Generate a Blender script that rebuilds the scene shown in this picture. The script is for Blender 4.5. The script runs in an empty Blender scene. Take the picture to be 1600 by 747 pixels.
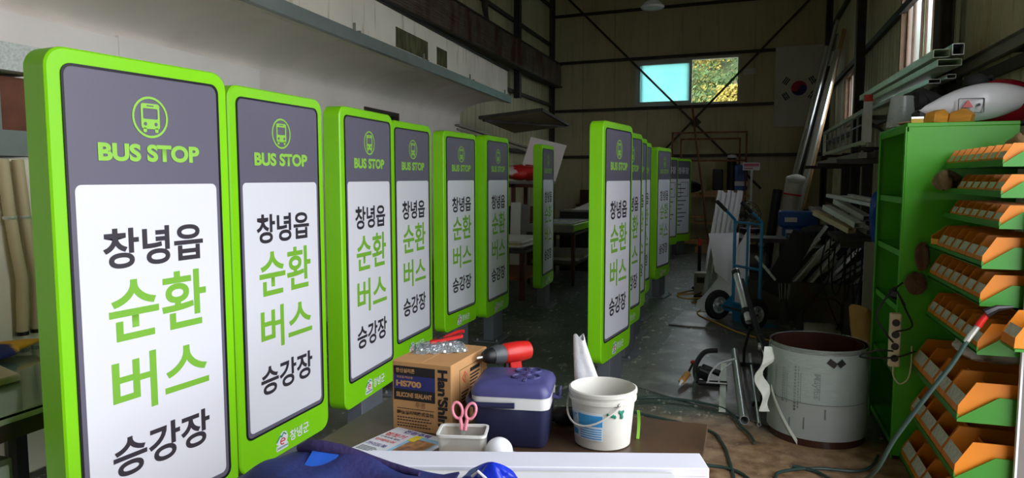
import bpy, bmesh, math, random
from mathutils import Vector, Matrix, Euler
random.seed(7)
R = math.radians
PI = math.pi
sc = bpy.context.scene
COL = sc.collection

# ------------------------------------------------------------------ camera
cam_d = bpy.data.cameras.new('camera')
cam_d.sensor_width = 36.0
cam_d.lens = 1105.0 / 1600.0 * 36.0
cam_d.clip_start = 0.05
cam_d.clip_end = 300
cam = bpy.data.objects.new('camera', cam_d)
COL.objects.link(cam)
cam.location = (0, 0, 1.6)
cam.rotation_euler = (R(90) - math.atan(95.5 / 1105.0), 0, R(18.28))
sc.camera = cam

# ------------------------------------------------------------------ sky, daylight through the open front
wd = bpy.data.worlds.new('overcast_sky')
sc.world = wd
wd.use_nodes = True
bg = wd.node_tree.nodes['Background']
bg.inputs['Color'].default_value = (0.93, 0.96, 1.0, 1)
bg.inputs['Strength'].default_value = 1.0
def portal(name, loc, rot, sx, sy):
    d = bpy.data.lights.new(name, 'AREA')
    d.shape = 'RECTANGLE'
    d.size = sx
    d.size_y = sy
    d.cycles.is_portal = True
    o = bpy.data.objects.new(name, d)
    COL.objects.link(o)
    o.location = loc
    o.rotation_euler = rot


# daylight enters through the open doorway in the side wall, to the right of the camera
portal('side_doorway_offscreen', (1.72, 1.5, 2.32), (0, R(90), 0), 4.64, 3.6)
sc.view_settings.view_transform = 'Standard'
sc.view_settings.look = 'None'
sc.view_settings.gamma = 1.0
sc.view_settings.use_curve_mapping = False
sc.view_settings.exposure = 2.75
sc.cycles.use_denoising = True
sc.cycles.max_bounces = 10
sc.cycles.diffuse_bounces = 6
sc.cycles.transparent_max_bounces = 12


# ------------------------------------------------------------------ materials
def lin(c):
    c = c / 255.0
    return c / 12.92 if c <= 0.04045 else ((c + 0.055) / 1.055) ** 2.4


def rgb(t):
    return (lin(t[0]), lin(t[1]), lin(t[2]), 1.0)


MATS = {}


def mat(name, col, rough=0.5, metal=0.0, var=0.06, scale=6.0, bump=0.0, bscale=40.0, trans=0.0, alpha=1.0,
        emit=0.0, col2=None, ior=1.45, stretch=(1, 1, 1), contrast=None, spec=0.5):
    """procedural material: base colour broken up by object-space noise, optional fine relief"""
    if name in MATS:
        return MATS[name]
    m = bpy.data.materials.new(name)
    m.use_nodes = True
    nt = m.node_tree
    b = nt.nodes['Principled BSDF']
    b.inputs['Roughness'].default_value = rough
    b.inputs['Metallic'].default_value = metal
    b.inputs['IOR'].default_value = ior
    b.inputs['Specular IOR Level'].default_value = spec
    c = rgb(col)
    tc = nt.nodes.new('ShaderNodeTexCoord')
    mp = nt.nodes.new('ShaderNodeMapping')
    mp.inputs['Scale'].default_value = stretch
    nt.links.new(tc.outputs['Object'], mp.inputs['Vector'])
    if var > 0 or col2:
        nz = nt.nodes.new('ShaderNodeTexNoise')
        nz.inputs['Scale'].default_value = scale
        nz.inputs['Detail'].default_value = 5
        nt.links.new(mp.outputs['Vector'], nz.inputs['Vector'])
        rp = nt.nodes.new('ShaderNodeValToRGB')
        lo, hi = contrast or (0.3, 0.7)
        rp.color_ramp.elements[0].position = lo
        rp.color_ramp.elements[1].position = hi
        if col2:
            rp.color_ramp.elements[0].color = c
            rp.color_ramp.elements[1].color = rgb(col2)
        else:
            rp.color_ramp.elements[0].color = tuple(min(1, v * (1 - var * 1.6)) for v in c[:3]) + (1,)
            rp.color_ramp.elements[1].color = tuple(min(1, v * (1 + var)) for v in c[:3]) + (1,)
        nt.links.new(nz.outputs['Fac'], rp.inputs['Fac'])
        nt.links.new(rp.outputs['Color'], b.inputs['Base Color'])
        if emit:
            nt.links.new(rp.outputs['Color'], b.inputs['Emission Color'])
    else:
        b.inputs['Base Color'].default_value = c
        b.inputs['Emission Color'].default_value = c
    b.inputs['Emission Strength'].default_value = emit
    if bump > 0:
        n2 = nt.nodes.new('ShaderNodeTexNoise')
        n2.inputs['Scale'].default_value = bscale
        n2.inputs['Detail'].default_value = 4
        nt.links.new(mp.outputs['Vector'], n2.inputs['Vector'])
        bp = nt.nodes.new('ShaderNodeBump')
        bp.inputs['Strength'].default_value = bump
        bp.inputs['Distance'].default_value = 0.01
        nt.links.new(n2.outputs['Fac'], bp.inputs['Height'])
        nt.links.new(bp.outputs['Normal'], b.inputs['Normal'])
    if trans:
        b.inputs['Transmission Weight'].default_value = trans
    if alpha < 1:
        b.inputs['Alpha'].default_value = alpha
    MATS[name] = m
    return m


def add_layer(m, col, scale, lo, hi, stretch=(1, 1, 1), kind='noise', amount=1.0, offset=(0, 0, 0)):
    """lay stains, specks or rust of another colour over a material's base colour"""
    nt = m.node_tree
    b = nt.nodes['Principled BSDF']
    src = b.inputs['Base Color'].links[0].from_socket if b.inputs['Base Color'].links else None
    tc = nt.nodes.new('ShaderNodeTexCoord')
    mp = nt.nodes.new('ShaderNodeMapping')
    mp.inputs['Scale'].default_value = stretch
    mp.inputs['Location'].default_value = offset
    nt.links.new(tc.outputs['Object'], mp.inputs['Vector'])
    nz = nt.nodes.new('ShaderNodeTexNoise')
    nz.inputs['Scale'].default_value = scale
    nz.inputs['Detail'].default_value = 6
    nt.links.new(mp.outputs['Vector'], nz.inputs['Vector'])
    mr = nt.nodes.new('ShaderNodeMapRange')
    mr.inputs['From Min'].default_value = lo
    mr.inputs['From Max'].default_value = hi
    mr.inputs['To Max'].default_value = amount
    nt.links.new(nz.outputs['Fac'], mr.inputs['Value'])
    mx = nt.nodes.new('ShaderNodeMix')
    mx.data_type = 'RGBA'
    mx.inputs['B'].default_value = rgb(col)
    if src:
        nt.links.new(src, mx.inputs['A'])
    else:
        mx.inputs['A'].default_value = b.inputs['Base Color'].default_value
    nt.links.new(mr.outputs['Result'], mx.inputs['Factor'])
    nt.links.new(mx.outputs['Result'], b.inputs['Base Color'])
    return m


# ------------------------------------------------------------------ mesh builder
def rrect(x0, x1, z0, z1, r, n=5):
    pts = []
    for cx, cz, a0 in ((x1 - r, z0 + r, -90), (x1 - r, z1 - r, 0), (x0 + r, z1 - r, 90), (x0 + r, z0 + r, 180)):
        for i in range(n + 1):
            a = R(a0 + 90.0 * i / n)
            pts.append((cx + r * math.cos(a), cz + r * math.sin(a)))
    return pts


def smooth_path(P, n=5):
    """Catmull-Rom points through P"""
    P = [Vector(p) for p in P]
    out = []
    for i in range(len(P) - 1):
        p0, p1, p2, p3 = P[max(i - 1, 0)], P[i], P[i + 1], P[min(i + 2, len(P) - 1)]
        for k in range(n):
            t = k / n
            out.append(.5 * ((2 * p1) + (p2 - p0) * t + (2 * p0 - 5 * p1 + 4 * p2 - p3) * t * t + (3 * p1 - p0 - 3 * p2 + p3) * t ** 3))
    return out + [P[-1]]


class MB:
    def __init__(s):
        s.v = []
        s.f = []
        s.mi = []
        s.cur = 0

    def add(s, vs, fs):
        o = len(s.v)
        s.v += [tuple(p) for p in vs]
        for f in fs:
            s.f.append([i + o for i in f])
            s.mi.append(s.cur)
        return s

    def box(s, c, d, rz=0.0, rot=None):
        hx, hy, hz = d[0] / 2, d[1] / 2, d[2] / 2
        M = (Euler(rot).to_matrix() if rot else Matrix.Rotation(rz, 3, 'Z'))
        c = Vector(c)
        vs = [c + M @ Vector((x, y, z)) for z in (-hz, hz) for y in (-hy, hy) for x in (-hx, hx)]
        return s.add(vs, [(0, 2, 3, 1), (4, 5, 7, 6), (0, 1, 5, 4), (2, 6, 7, 3), (0, 4, 6, 2), (1, 3, 7, 5)])

    def span(s, x0, x1, y0, y1, z0, z1):
        return s.box(((x0 + x1) / 2, (y0 + y1) / 2, (z0 + z1) / 2), (abs(x1 - x0), abs(y1 - y0), abs(z1 - z0)))

    def bar(s, p, q, w, h=None, up=(0, 0, 1)):
        h = h or w
        p, q = Vector(p), Vector(q)
        d = (q - p).normalized()
        u = Vector(up)
        if abs(d.dot(u)) > 0.98:
            u = Vector((0, 1, 0))
        a = d.cross(u).normalized() * (w / 2)
        b = a.cross(d).normalized() * (h / 2)
        vs = [p - a - b, p + a - b, p + a + b, p - a + b, q - a - b, q + a - b, q + a + b, q - a + b]
        return s.add(vs, [(0, 1, 2, 3), (7, 6, 5, 4), (0, 4, 5, 1), (1, 5, 6, 2), (2, 6, 7, 3), (3, 7, 4, 0)])

    def loft(s, loops, cap0=True, cap1=True, closed=True):
        n = len(loops[0])
        vs = [p for l in loops for p in l]
        fs = []
        for k in range(len(loops) - 1):
            for i in range(n if closed else n - 1):
                j = (i + 1) % n
                fs.append((k * n + i, k * n + j, (k + 1) * n + j, (k + 1) * n + i))
        if cap0:
            fs.append(tuple(reversed(range(n))))
        if cap1:
            fs.append(tuple(range((len(loops) - 1) * n, len(loops) * n)))
        return s.add(vs, fs)

    def prism(s, poly, y0, y1, M=None):
        """polygon in the xz plane extruded along y"""
        l = [[Vector((x, y, z)) for x, z in poly] for y in (y0, y1)]
        if M:
            l = [[M @ p for p in a] for a in l]
        return s.loft(l)

    def slab(s, poly, z0, z1):
        """polygon in the xy plane extruded along z"""
        return s.loft([[(x, y, z) for x, y in poly] for z in (z0, z1)])

    def ring(s, outer, inner, y0, y1):
        n = len(outer)
        L = [[(x, y0, z) for x, z in outer], [(x, y0, z) for x, z in inner],
             [(x, y1, z) for x, z in inner], [(x, y1, z) for x, z in outer]]
        return s.loft(L + [L[0]], False, False)

    def tube(s, pts, r, n=8, cap=True, radii=None):
        pts = [Vector(p) for p in pts]
        loops = []
        prev = None
        for i, p in enumerate(pts):
            d = (pts[min(i + 1, len(pts) - 1)] - pts[max(i - 1, 0)]).normalized()
            if prev is None:
                u = Vector((0, 0, 1)) if abs(d.z) < 0.9 else Vector((1, 0, 0))
                a = d.cross(u).normalized()
            else:
                a = (prev - d * prev.dot(d)).normalized()
            prev = a
            b = d.cross(a)
            rr = radii[i] if radii else r
            loops.append([p + a * (rr * math.cos(2 * PI * k / n)) + b * (rr * math.sin(2 * PI * k / n)) for k in range(n)])
        return s.loft(loops, cap, cap)

    def pipe(s, p, q, r, wall=0.004, n=16):
        """open hollow tube"""
        p, q = Vector(p), Vector(q)
        d = (q - p).normalized()
        u = Vector((0, 0, 1)) if abs(d.z) < 0.9 else Vector((1, 0, 0))
        a = d.cross(u).normalized()
        b = d.cross(a)
        c = lambda o, rr: [o + a * (rr * math.cos(2 * PI * k / n)) + b * (rr * math.sin(2 * PI * k / n)) for k in range(n)]
        L = [c(p, r), c(q, r), c(q, r - wall), c(p, r - wall)]
        return s.loft(L + [L[0]], False, False)

    def lathe(s, prof, n=24, c=(0, 0, 0), M=None, caps=True):
        M = M or Matrix.Identity(3)
        c = Vector(c)
        loops = [[c + M @ Vector((r * math.cos(2 * PI * k / n), r * math.sin(2 * PI * k / n), z)) for k in range(n)] for r, z in prof]
        return s.loft(loops, caps, caps)

    def blob(s, c, d, n=10, m=7, M=None, jit=0.0):
        M = M or Matrix.Identity(3)
        c = Vector(c)
        loops = []
        for j in range(m + 1):
            t = PI * (0.02 + 0.96 * j / m)
            loops.append([c + M @ Vector((d[0] * math.sin(t) * math.cos(2 * PI * k / n) * (1 + random.uniform(-jit, jit)),
                                          d[1] * math.sin(t) * math.sin(2 * PI * k / n) * (1 + random.uniform(-jit, jit)),
                                          -d[2] * math.cos(t) * (1 + random.uniform(-jit, jit)))) for k in range(n)])
        return s.loft(loops)

    def sheet(s, fn, nu, nv, th=0.002):
        """parametric surface given a small thickness"""
        P = [[Vector(fn(i / nu, j / nv)) for i in range(nu + 1)] for j in range(nv + 1)]
        N = []
        for j in range(nv + 1):
            row = []
            for i in range(nu + 1):
                du = P[j][min(i + 1, nu)] - P[j][max(i - 1, 0)]
                dv = P[min(j + 1, nv)][i] - P[max(j - 1, 0)][i]
                nn = du.cross(dv)
                row.append(nn.normalized() if nn.length > 1e-9 else Vector((0, 0, 1)))
            N.append(row)
        W = nu + 1
        top = [P[j][i] + N[j][i] * (th / 2) for j in range(nv + 1) for i in range(W)]
        bot = [P[j][i] - N[j][i] * (th / 2) for j in range(nv + 1) for i in range(W)]
        o = len(top)
        fs = []
        for j in range(nv):
            for i in range(nu):
                a, b, c, d = j * W + i, j * W + i + 1, (j + 1) * W + i + 1, (j + 1) * W + i
                fs += [(a, b, c, d), (o + d, o + c, o + b, o + a)]
        edge = [i for i in range(W)] + [j * W + nu for j in range(1, nv + 1)] + [nv * W + i for i in range(nu - 1, -1, -1)] + [j * W for j in range(nv - 1, 0, -1)]
        for k in range(len(edge)):
            a, b = edge[k], edge[(k + 1) % len(edge)]
            fs.append((b, a, o + a, o + b))
        return s.add(top + bot, fs)

    def data(s, name, mats, smooth=False, bevel=0.0, seg=1):
        me = bpy.data.meshes.new(name)
        me.from_pydata(s.v, [], s.f)
        me.polygons.foreach_set('material_index', s.mi)
        bm = bmesh.new()
        bm.from_mesh(me)
        bmesh.ops.remove_doubles(bm, verts=bm.verts, dist=1e-6)
        bmesh.ops.recalc_face_normals(bm, faces=bm.faces)
        if bevel > 0:
            es = [e for e in bm.edges if len(e.link_faces) == 2 and e.calc_face_angle(0) > 0.5]
            bmesh.ops.bevel(bm, geom=es, offset=bevel, segments=seg, profile=0.6, affect='EDGES', clamp_overlap=True)
        bm.to_mesh(me)
        bm.free()
        if not isinstance(mats, (list, tuple)):
            mats = [mats]
        for m in mats:
            me.materials.append(m)
        if smooth:
            me.polygons.foreach_set('use_smooth', [True] * len(me.polygons))
            try:
                me.set_sharp_from_angle(angle=R(42))
            except Exception:
                pass
        return me

    def build(s, name, mats, parent=None, smooth=False, bevel=0.0, seg=1, loc=None, rz=0.0):
        return link(name, s.data(name, mats, smooth, bevel, seg), parent, loc, rz)


def link(name, data, parent=None, loc=None, rz=0.0):
    o = bpy.data.objects.new(name, data)
    COL.objects.link(o)
    if parent:
        o.parent = parent
    if loc:
        o.location = loc
    if rz:
        o.rotation_euler = (0, 0, rz)
    return o


def tag(o, label=None, cat=None, group=None, kind=None):
    if label:
        o['label'] = label
    if cat:
        o['category'] = cat
    if group:
        o['group'] = group
    if kind:
        o['kind'] = kind
    return o


def thing(name, label, cat, loc=(0, 0, 0), rz=0.0, group=None, rot=None):
    o = bpy.data.objects.new(name, None)
    COL.objects.link(o)
    o.empty_display_size = 0.1
    o.location = loc
    o.rotation_euler = rot if rot else (0, 0, rz)
    return tag(o, label, cat, group)


def struct(o):
    o['kind'] = 'structure'
    return o


def copy_tree(o, parent=None):
    c = o.copy()
    COL.objects.link(c)
    c.parent = parent
    for ch in list(o.children):
        copy_tree(ch, c)
    return c


def text_data(name, body, m, box, y=0.0, bold=0.0, depth=0.0015, plane='xz', spacing=1.0, keep=False, fit=True):
    """lettering as flat mesh, fitted into box = (x0, x1, z0, z1), facing local -y"""
    cu = bpy.data.curves.new(name, 'FONT')
    cu.body = body
    cu.size = 1.0
    cu.offset = bold
    cu.extrude = 0.0
    cu.resolution_u = 6
    cu.space_character = spacing
    to = bpy.data.objects.new(name, cu)
    COL.objects.link(to)
    dg = bpy.context.evaluated_depsgraph_get()
    me = bpy.data.meshes.new_from_object(to.evaluated_get(dg))
    bpy.data.objects.remove(to)
    bpy.data.curves.remove(cu)
    xs = [v.co.x for v in me.vertices]
    ys = [v.co.y for v in me.vertices]
    if not xs:
        return me
    x0, x1, z0, z1 = box
    sx = (x1 - x0) / max(1e-6, max(xs) - min(xs))
    sy = (z1 - z0) / max(1e-6, max(ys) - min(ys))
    if keep:
        sx = sy = min(sx, sy)
    for v in me.vertices:
        v.co = (x0 + (v.co.x - min(xs)) * sx, y, z0 + (v.co.y - min(ys)) * sy)
    me.materials.clear()
    me.materials.append(m)
    me.name = name
    return me


# ------------------------------------------------------------------ materials of the shed
def floor_material():
    m = mat('shed_floor', (84, 88, 84), rough=0.42, var=0.0, col2=(58, 66, 62), scale=1.3, bump=0.15, bscale=60)
    add_layer(m, (46, 72, 56), 0.9, 0.5, 0.62, amount=0.75, offset=(3, 1, 0))
    add_layer(m, (138, 138, 134), 0.7, 0.52, 0.72, amount=0.7, offset=(9, 4, 0))
    add_layer(m, (40, 42, 42), 2.6, 0.58, 0.72, amount=0.75)
    add_layer(m, (206, 202, 188), 22.0, 0.62, 0.67, amount=0.8, stretch=(1, 0.4, 1))
    add_layer(m, (190, 188, 178), 70.0, 0.62, 0.68, amount=0.6)
    add_layer(m, (200, 190, 168), 6.0, 0.64, 0.70, amount=0.7, stretch=(1, 0.5, 1), offset=(5, 2, 0))
    # worn, sandy concrete nearest the doorway
    nt = m.node_tree
    b = nt.nodes['Principled BSDF']
    src = b.inputs['Base Color'].links[0].from_socket
    tc = nt.nodes.new('ShaderNodeTexCoord')
    sp = nt.nodes.new('ShaderNodeSeparateXYZ')
    nt.links.new(tc.outputs['Object'], sp.inputs[0])
    nz = nt.nodes.new('ShaderNodeTexNoise')
    nz.inputs['Scale'].default_value = 3.0
    nz.inputs['Detail'].default_value = 6
    nt.links.new(tc.outputs['Object'], nz.inputs['Vector'])
    ad = nt.nodes.new('ShaderNodeMath')
    ad.operation = 'MULTIPLY_ADD'
    ad.inputs[1].default_value = 0.9
    nt.links.new(nz.outputs['Fac'], ad.inputs[0])
    nt.links.new(sp.outputs['Y'], ad.inputs[2])
    mr = nt.nodes.new('ShaderNodeMapRange')
    mr.inputs['From Min'].default_value = 5.35
    mr.inputs['From Max'].default_value = 5.0
    nt.links.new(ad.outputs[0], mr.inputs['Value'])
    n2 = nt.nodes.new('ShaderNodeTexNoise')
    n2.inputs['Scale'].default_value = 9.0
    n2.inputs['Detail'].default_value = 8
    nt.links.new(tc.outputs['Object'], n2.inputs['Vector'])
    rp = nt.nodes.new('ShaderNodeValToRGB')
    rp.color_ramp.elements[0].position = 0.35
    rp.color_ramp.elements[0].color = rgb((118, 86, 60))
    rp.color_ramp.elements[1].position = 0.68
    rp.color_ramp.elements[1].color = rgb((182, 150, 116))
    nt.links.new(n2.outputs['Fac'], rp.inputs['Fac'])
    # only right of the aisle (x > -0.4)
    mx2 = nt.nodes.new('ShaderNodeMapRange')
    mx2.inputs['From Min'].default_value = -1.2
    mx2.inputs['From Max'].default_value = -0.3
    nt.links.new(sp.outputs['X'], mx2.inputs['Value'])
    mu = nt.nodes.new('ShaderNodeMath')
    mu.operation = 'MULTIPLY'
    nt.links.new(mr.outputs['Result'], mu.inputs[0])
    nt.links.new(mx2.outputs['Result'], mu.inputs[1])
    mx = nt.nodes.new('ShaderNodeMix')
    mx.data_type = 'RGBA'
    nt.links.new(mu.outputs[0], mx.inputs['Factor'])
    nt.links.new(src, mx.inputs['A'])
    nt.links.new(rp.outputs['Color'], mx.inputs['B'])
    nt.links.new(mx.outputs['Result'], b.inputs['Base Color'])
    add_layer(m, (48, 40, 34), 3.2, 0.56, 0.70, amount=0.6, offset=(2, 7, 0))
    add_layer(m, (196, 180, 156), 40.0, 0.63, 0.69, amount=0.5, offset=(1, 3, 0))
    return m


PANEL = mat('cream_sandwich_panel', (196, 188, 150), rough=0.55, var=0.10, scale=1.6, stretch=(1, 1, 0.35))
add_layer(PANEL, (112, 104, 74), 5.0, 0.55, 0.8, stretch=(2, 2, 0.25), amount=0.5)
STEEL = mat('dark_primed_steel', (66, 62, 58), rough=0.6, metal=0.2, var=0.15, scale=9)
add_layer(STEEL, (92, 58, 40), 8, 0.6, 0.75, amount=0.5)
PLASTER = mat('pale_plaster', (234, 224, 218), rough=0.85, var=0.05, scale=1.4, bump=0.1)
add_layer(PLASTER, (214, 200, 190), 2.2, 0.56, 0.74, amount=0.55)
FASCIA = mat('stained_fascia', (224, 217, 203), rough=0.8, var=0.06, scale=2, bump=0.15)
add_layer(FASCIA, (140, 124, 98), 6.0, 0.58, 0.74, stretch=(2.5, 2.5, 0.35), amount=0.6)
RUST = mat('rusty_corrugated', (128, 112, 100), rough=0.7, metal=0.3, var=0.12, scale=5)
add_layer(RUST, (96, 50, 30), 3.5, 0.46, 0.62, stretch=(1, 1, 0.25), amount=0.9)
add_layer(RUST, (150, 140, 132), 5, 0.62, 0.75, stretch=(1, 1, 0.3), amount=0.5)
GALV = mat('galvanised_flashing', (140, 148, 146), rough=0.45, metal=0.5, var=0.08, scale=3)
ALU = mat('mill_aluminium', (214, 217, 216), rough=0.28, metal=0.7, var=0.05, scale=12)
ALUP = mat('painted_aluminium', (206, 212, 200), rough=0.4, metal=0.1, var=0.05, scale=12)
WHITE = mat('white_plastic', (226, 226, 232), rough=0.4, var=0.03)
DARK = mat('black_plastic', (24, 24, 27), rough=0.45, var=0.1)
RUBBER = mat('black_rubber', (30, 30, 31), rough=0.8, var=0.15, bump=0.2)

# ------------------------------------------------------------------ floor and outside ground
fm = floor_material()
FL = MB().span(-4.9, 1.8, -3.0, 18.4, -0.2, 0.0).build('floor', fm)
struct(FL)
GND = mat('yard_concrete', (150, 148, 142), rough=0.9, var=0.12, scale=0.6)
g = MB()
g.span(1.8, 60, -60, 60, -0.25, -0.02)
struct(g.build('floor_yard', GND))
HILLG = mat('hill_soil', (62, 76, 42), rough=0.95, var=0.2, scale=0.5)
hm = MB()
def hill_fn(u, v):
    x = -26 + 46 * u
    y = 23 + 40 * v
    return (x, y, -0.4 + 15.0 * v + 0.7 * math.sin(x * 0.6 + y * 0.3) + 0.5 * math.cos(y * 0.7))
hm.sheet(hill_fn, 30, 22, 0.3)
struct(hm.build('hillside_ground', HILLG, smooth=True))
struct(MB().span(-60, 60, 18.6, 26, -0.3, -0.05).build('floor_back_yard', HILLG))

# ------------------------------------------------------------------ back wall (turned a few degrees, as the eaves line shows)
BW = bpy.data.objects.new('wall_back', None)
COL.objects.link(BW)
BW.location = (-4.85, 18.0, 0)
BW.rotation_euler = (0, 0, R(-4.5))
struct(BW)
BWL = 6.6
PW = 0.83
WX0, WX1, WZ0, WZ1 = 2.19, 4.66, 3.35, 4.46
mats_panel = PANEL
xs = [0.0]
while xs[-1] < BWL - 0.05:
    xs.append(min(BWL, xs[-1] + PW))
for i in range(len(xs) - 1):
    a, b = xs[i] + 0.004, xs[i + 1] - 0.004
    pieces = []
    if b > WX0 and a < WX1:
        pieces.append((a, b, 0, WZ0))
        pieces.append((a, b, WZ1, 6.6))
        if a < WX0 < b:
            pieces.append((a, WX0, WZ0, WZ1))
        if a < WX1 < b:
            pieces.append((WX1, b, WZ0, WZ1))
    else:
        pieces.append((a, b, 0, 6.6))
    mb = MB()
    for (p, q, z0, z1) in pieces:
        mb.span(p, q, 0.0, 0.09, z0, z1)
        # shallow ribs of the sandwich panel
        if q - p > 0.5:
            for k in range(1, 4):
                xr = p + (q - p) * k / 4
                mb.span(xr - 0.006, xr + 0.006, -0.006, 0.0, z0, z1)
    mb.build('panel', PANEL, BW)
mb = MB().span(0, BWL, 0.09, 0.12, 0, WZ0)
mb.span(0, BWL, 0.09, 0.12, WZ1, 6.6).span(0, WX0, 0.09, 0.12, WZ0, WZ1).span(WX1, BWL, 0.09, 0.12, WZ0, WZ1)
mb.build('outer_sheet', PANEL, BW)
for z in (2.14, 3.31, 4.52, 5.7):
    m_ = MB().span(0.0, BWL, -0.075, -0.006, z - 0.03, z + 0.03)
    m_.span(0.0, BWL, -0.09, -0.075, z - 0.045, z + 0.03)
    m_.build('girt', STEEL, BW)
# cross bracing of angle iron in front of the panels
for p, q in (((0.42, -0.14, 6.15), (5.2, -0.14, 1.35)), ((6.3, -0.17, 5.75), (2.55, -0.17, 1.85))):
    MB().bar(p, q, 0.02, 0.065, up=(0, 1, 0)).bar(Vector(p) + Vector((0, .02, 0)), Vector(q) + Vector((0, .02, 0)), 0.05, 0.012, up=(0, 1, 0)).build('cross_brace', STEEL, BW)
MB().box((3.68, -0.155, 2.92), (0.2, 0.012, 0.2), rot=(0, R(45), 0)).build('gusset_plate', STEEL, BW)
# columns at the two corners
for x in (-0.02, 6.56):
    MB().span(x - .03, x + 0.13, -0.30, -0.28, 0, 6.6).span(x - .03, x + 0.13, -0.11, -0.09, 0, 6.6).span(x + 0.04, x + 0.06, -0.28, -0.11, 0, 6.6).build('column', STEEL, BW)

# window in the back wall
W1 = bpy.data.objects.new('window_1', None)
COL.objects.link(W1)
W1.location = BW.location
W1.rotation_euler = BW.rotation_euler
struct(W1)
FRAME = mat('pale_window_frame', (196, 196, 192), rough=0.4, var=0.04)
def frame_box(mb, x0, x1, z0, z1, w, y0, y1):
    mb.span(x0, x1, y0, y1, z0, z0 + w).span(x0, x1, y0, y1, z1 - w, z1)
    mb.span(x0, x0 + w, y0, y1, z0 + w, z1 - w).span(x1 - w, x1, y0, y1, z0 + w, z1 - w)
    return mb
frame_box(MB(), WX0, WX1, WZ0, WZ1, 0.05, -0.04, 0.10).build('window_frame', FRAME, W1)
frame_box(MB(), WX0 + .05, 3.56, WZ0 + .05, WZ1 - .05, 0.06, -0.02, 0.01).build('sash', FRAME, W1)
frame_box(MB(), WX0 + .12, 3.5, WZ0 + .05, WZ1 - .05, 0.045, 0.02, 0.05).build('sash', FRAME, W1)
TEAL = bpy.data.materials.new('frosted_teal_glass')
TEAL.use_nodes = True
_nt = TEAL.node_tree
_nt.nodes.remove(_nt.nodes['Principled BSDF'])
_tl = _nt.nodes.new('ShaderNodeBsdfTranslucent')
_tp = _nt.nodes.new('ShaderNodeBsdfTransparent')
_mx = _nt.nodes.new('ShaderNodeMixShader')
_nz = _nt.nodes.new('ShaderNodeTexNoise')
_nz.inputs['Scale'].default_value = 2.2
_rp = _nt.nodes.new('ShaderNodeValToRGB')
_rp.color_ramp.elements[0].color = rgb((150, 204, 206))
_rp.color_ramp.elements[1].color = rgb((190, 224, 222))
_nt.links.new(_nz.outputs['Fac'], _rp.inputs['Fac'])
_nt.links.new(_rp.outputs['Color'], _tl.inputs['Color'])
_tp.inputs['Color'].default_value = rgb((190, 226, 228))
_mx.inputs['Fac'].default_value = 0.3
_nt.links.new(_tl.outputs['BSDF'], _mx.inputs[1])
_nt.links.new(_tp.outputs['BSDF'], _mx.inputs[2])
_nt.links.new(_mx.outputs['Shader'], _nt.nodes['Material Output'].inputs['Surface'])
CLEAR = mat('clear_glass', (240, 250, 248), rough=0.02, trans=1.0, ior=1.02, var=0)
MB().span(WX0 + .11, 3.5, -0.008, 0.0, WZ0 + .11, WZ1 - .11).build('pane', TEAL, W1)
MB().span(WX0 + .17, 3.45, 0.032, 0.038, WZ0 + .1, WZ1 - .1).build('pane', CLEAR, W1)

# trees on the hill seen through the window
LEAFA = mat('pine_green_leaf', (74, 98, 50), rough=0.8, var=0.3, scale=3)
LEAFB = mat('yellow_leaf', (146, 134, 60), rough=0.8, var=0.25, scale=3)
BARK = mat('tree_bark', (92, 78, 62), rough=0.9, var=0.2)
def hz(x, y):
    v = (y - 23) / 40
    return -0.4 + 15.0 * v + 0.7 * math.sin(x * 0.6 + y * 0.3) + 0.5 * math.cos(y * 0.7)


def leaves(mb, rd, cx, cy, cz, rad, h, n, big=1.0):
    for k in range(n):
        a, zz = rd.uniform(0, 2 * PI), rd.random()
        rr = rad * math.sqrt(rd.random()) * (1.0 - 0.55 * zz)
        c = Vector((cx + rr * math.cos(a), cy + rr * math.sin(a), cz + zz * h))
        n_ = Vector((rd.uniform(-1, 1), rd.uniform(-1, 1), rd.uniform(-.3, 1))).normalized()
        u = n_.orthogonal().normalized() * rd.uniform(.09, .2) * big
        w = n_.cross(u).normalized() * rd.uniform(.05, .11) * big
        mb.add([c - u, c - w + n_ * .03, c + u, c + w + n_ * .03], [(0, 1, 2, 3)])


rd = random.Random(3)
mb = MB()
for k in range(300):
    y = 28 + 32 * rd.random()
    x = -0.045 * y - 0.4 + rd.uniform(-0.5, 0.5) * (6 + (y - 26) * .25)
    mb.cur = 1 if rd.random() < .22 else 0
    leaves(mb, rd, x, y, hz(x, y) + .1, rd.uniform(.8, 1.3), rd.uniform(1.4, 2.4), 170, .75)
tag(mb.build('hillside_foliage', [LEAFA, LEAFB]), 'dense green and yellow treetops covering the hillside outside', 'foliage', kind='stuff')
for i, (x, y, lab) in enumerate(((-0.45, 25.6, 'yellow-leaved tree standing nearest outside the back window'),)):
    t = thing('hillside_tree', lab, 'tree', (x, y, hz(x, y) - .2))
    MB().tube([(0, 0, 0), (.05, 0, 2.2), (0, .04, 3.6)], .1, 7, radii=[.14, .1, .04]).build('trunk', BARK, t)
    mb = MB()
    leaves(mb, random.Random(9), 0, 0, 1.5, 1.25, 1.9, 2400, .6)
    mb.build('foliage', LEAFB, t)

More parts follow.
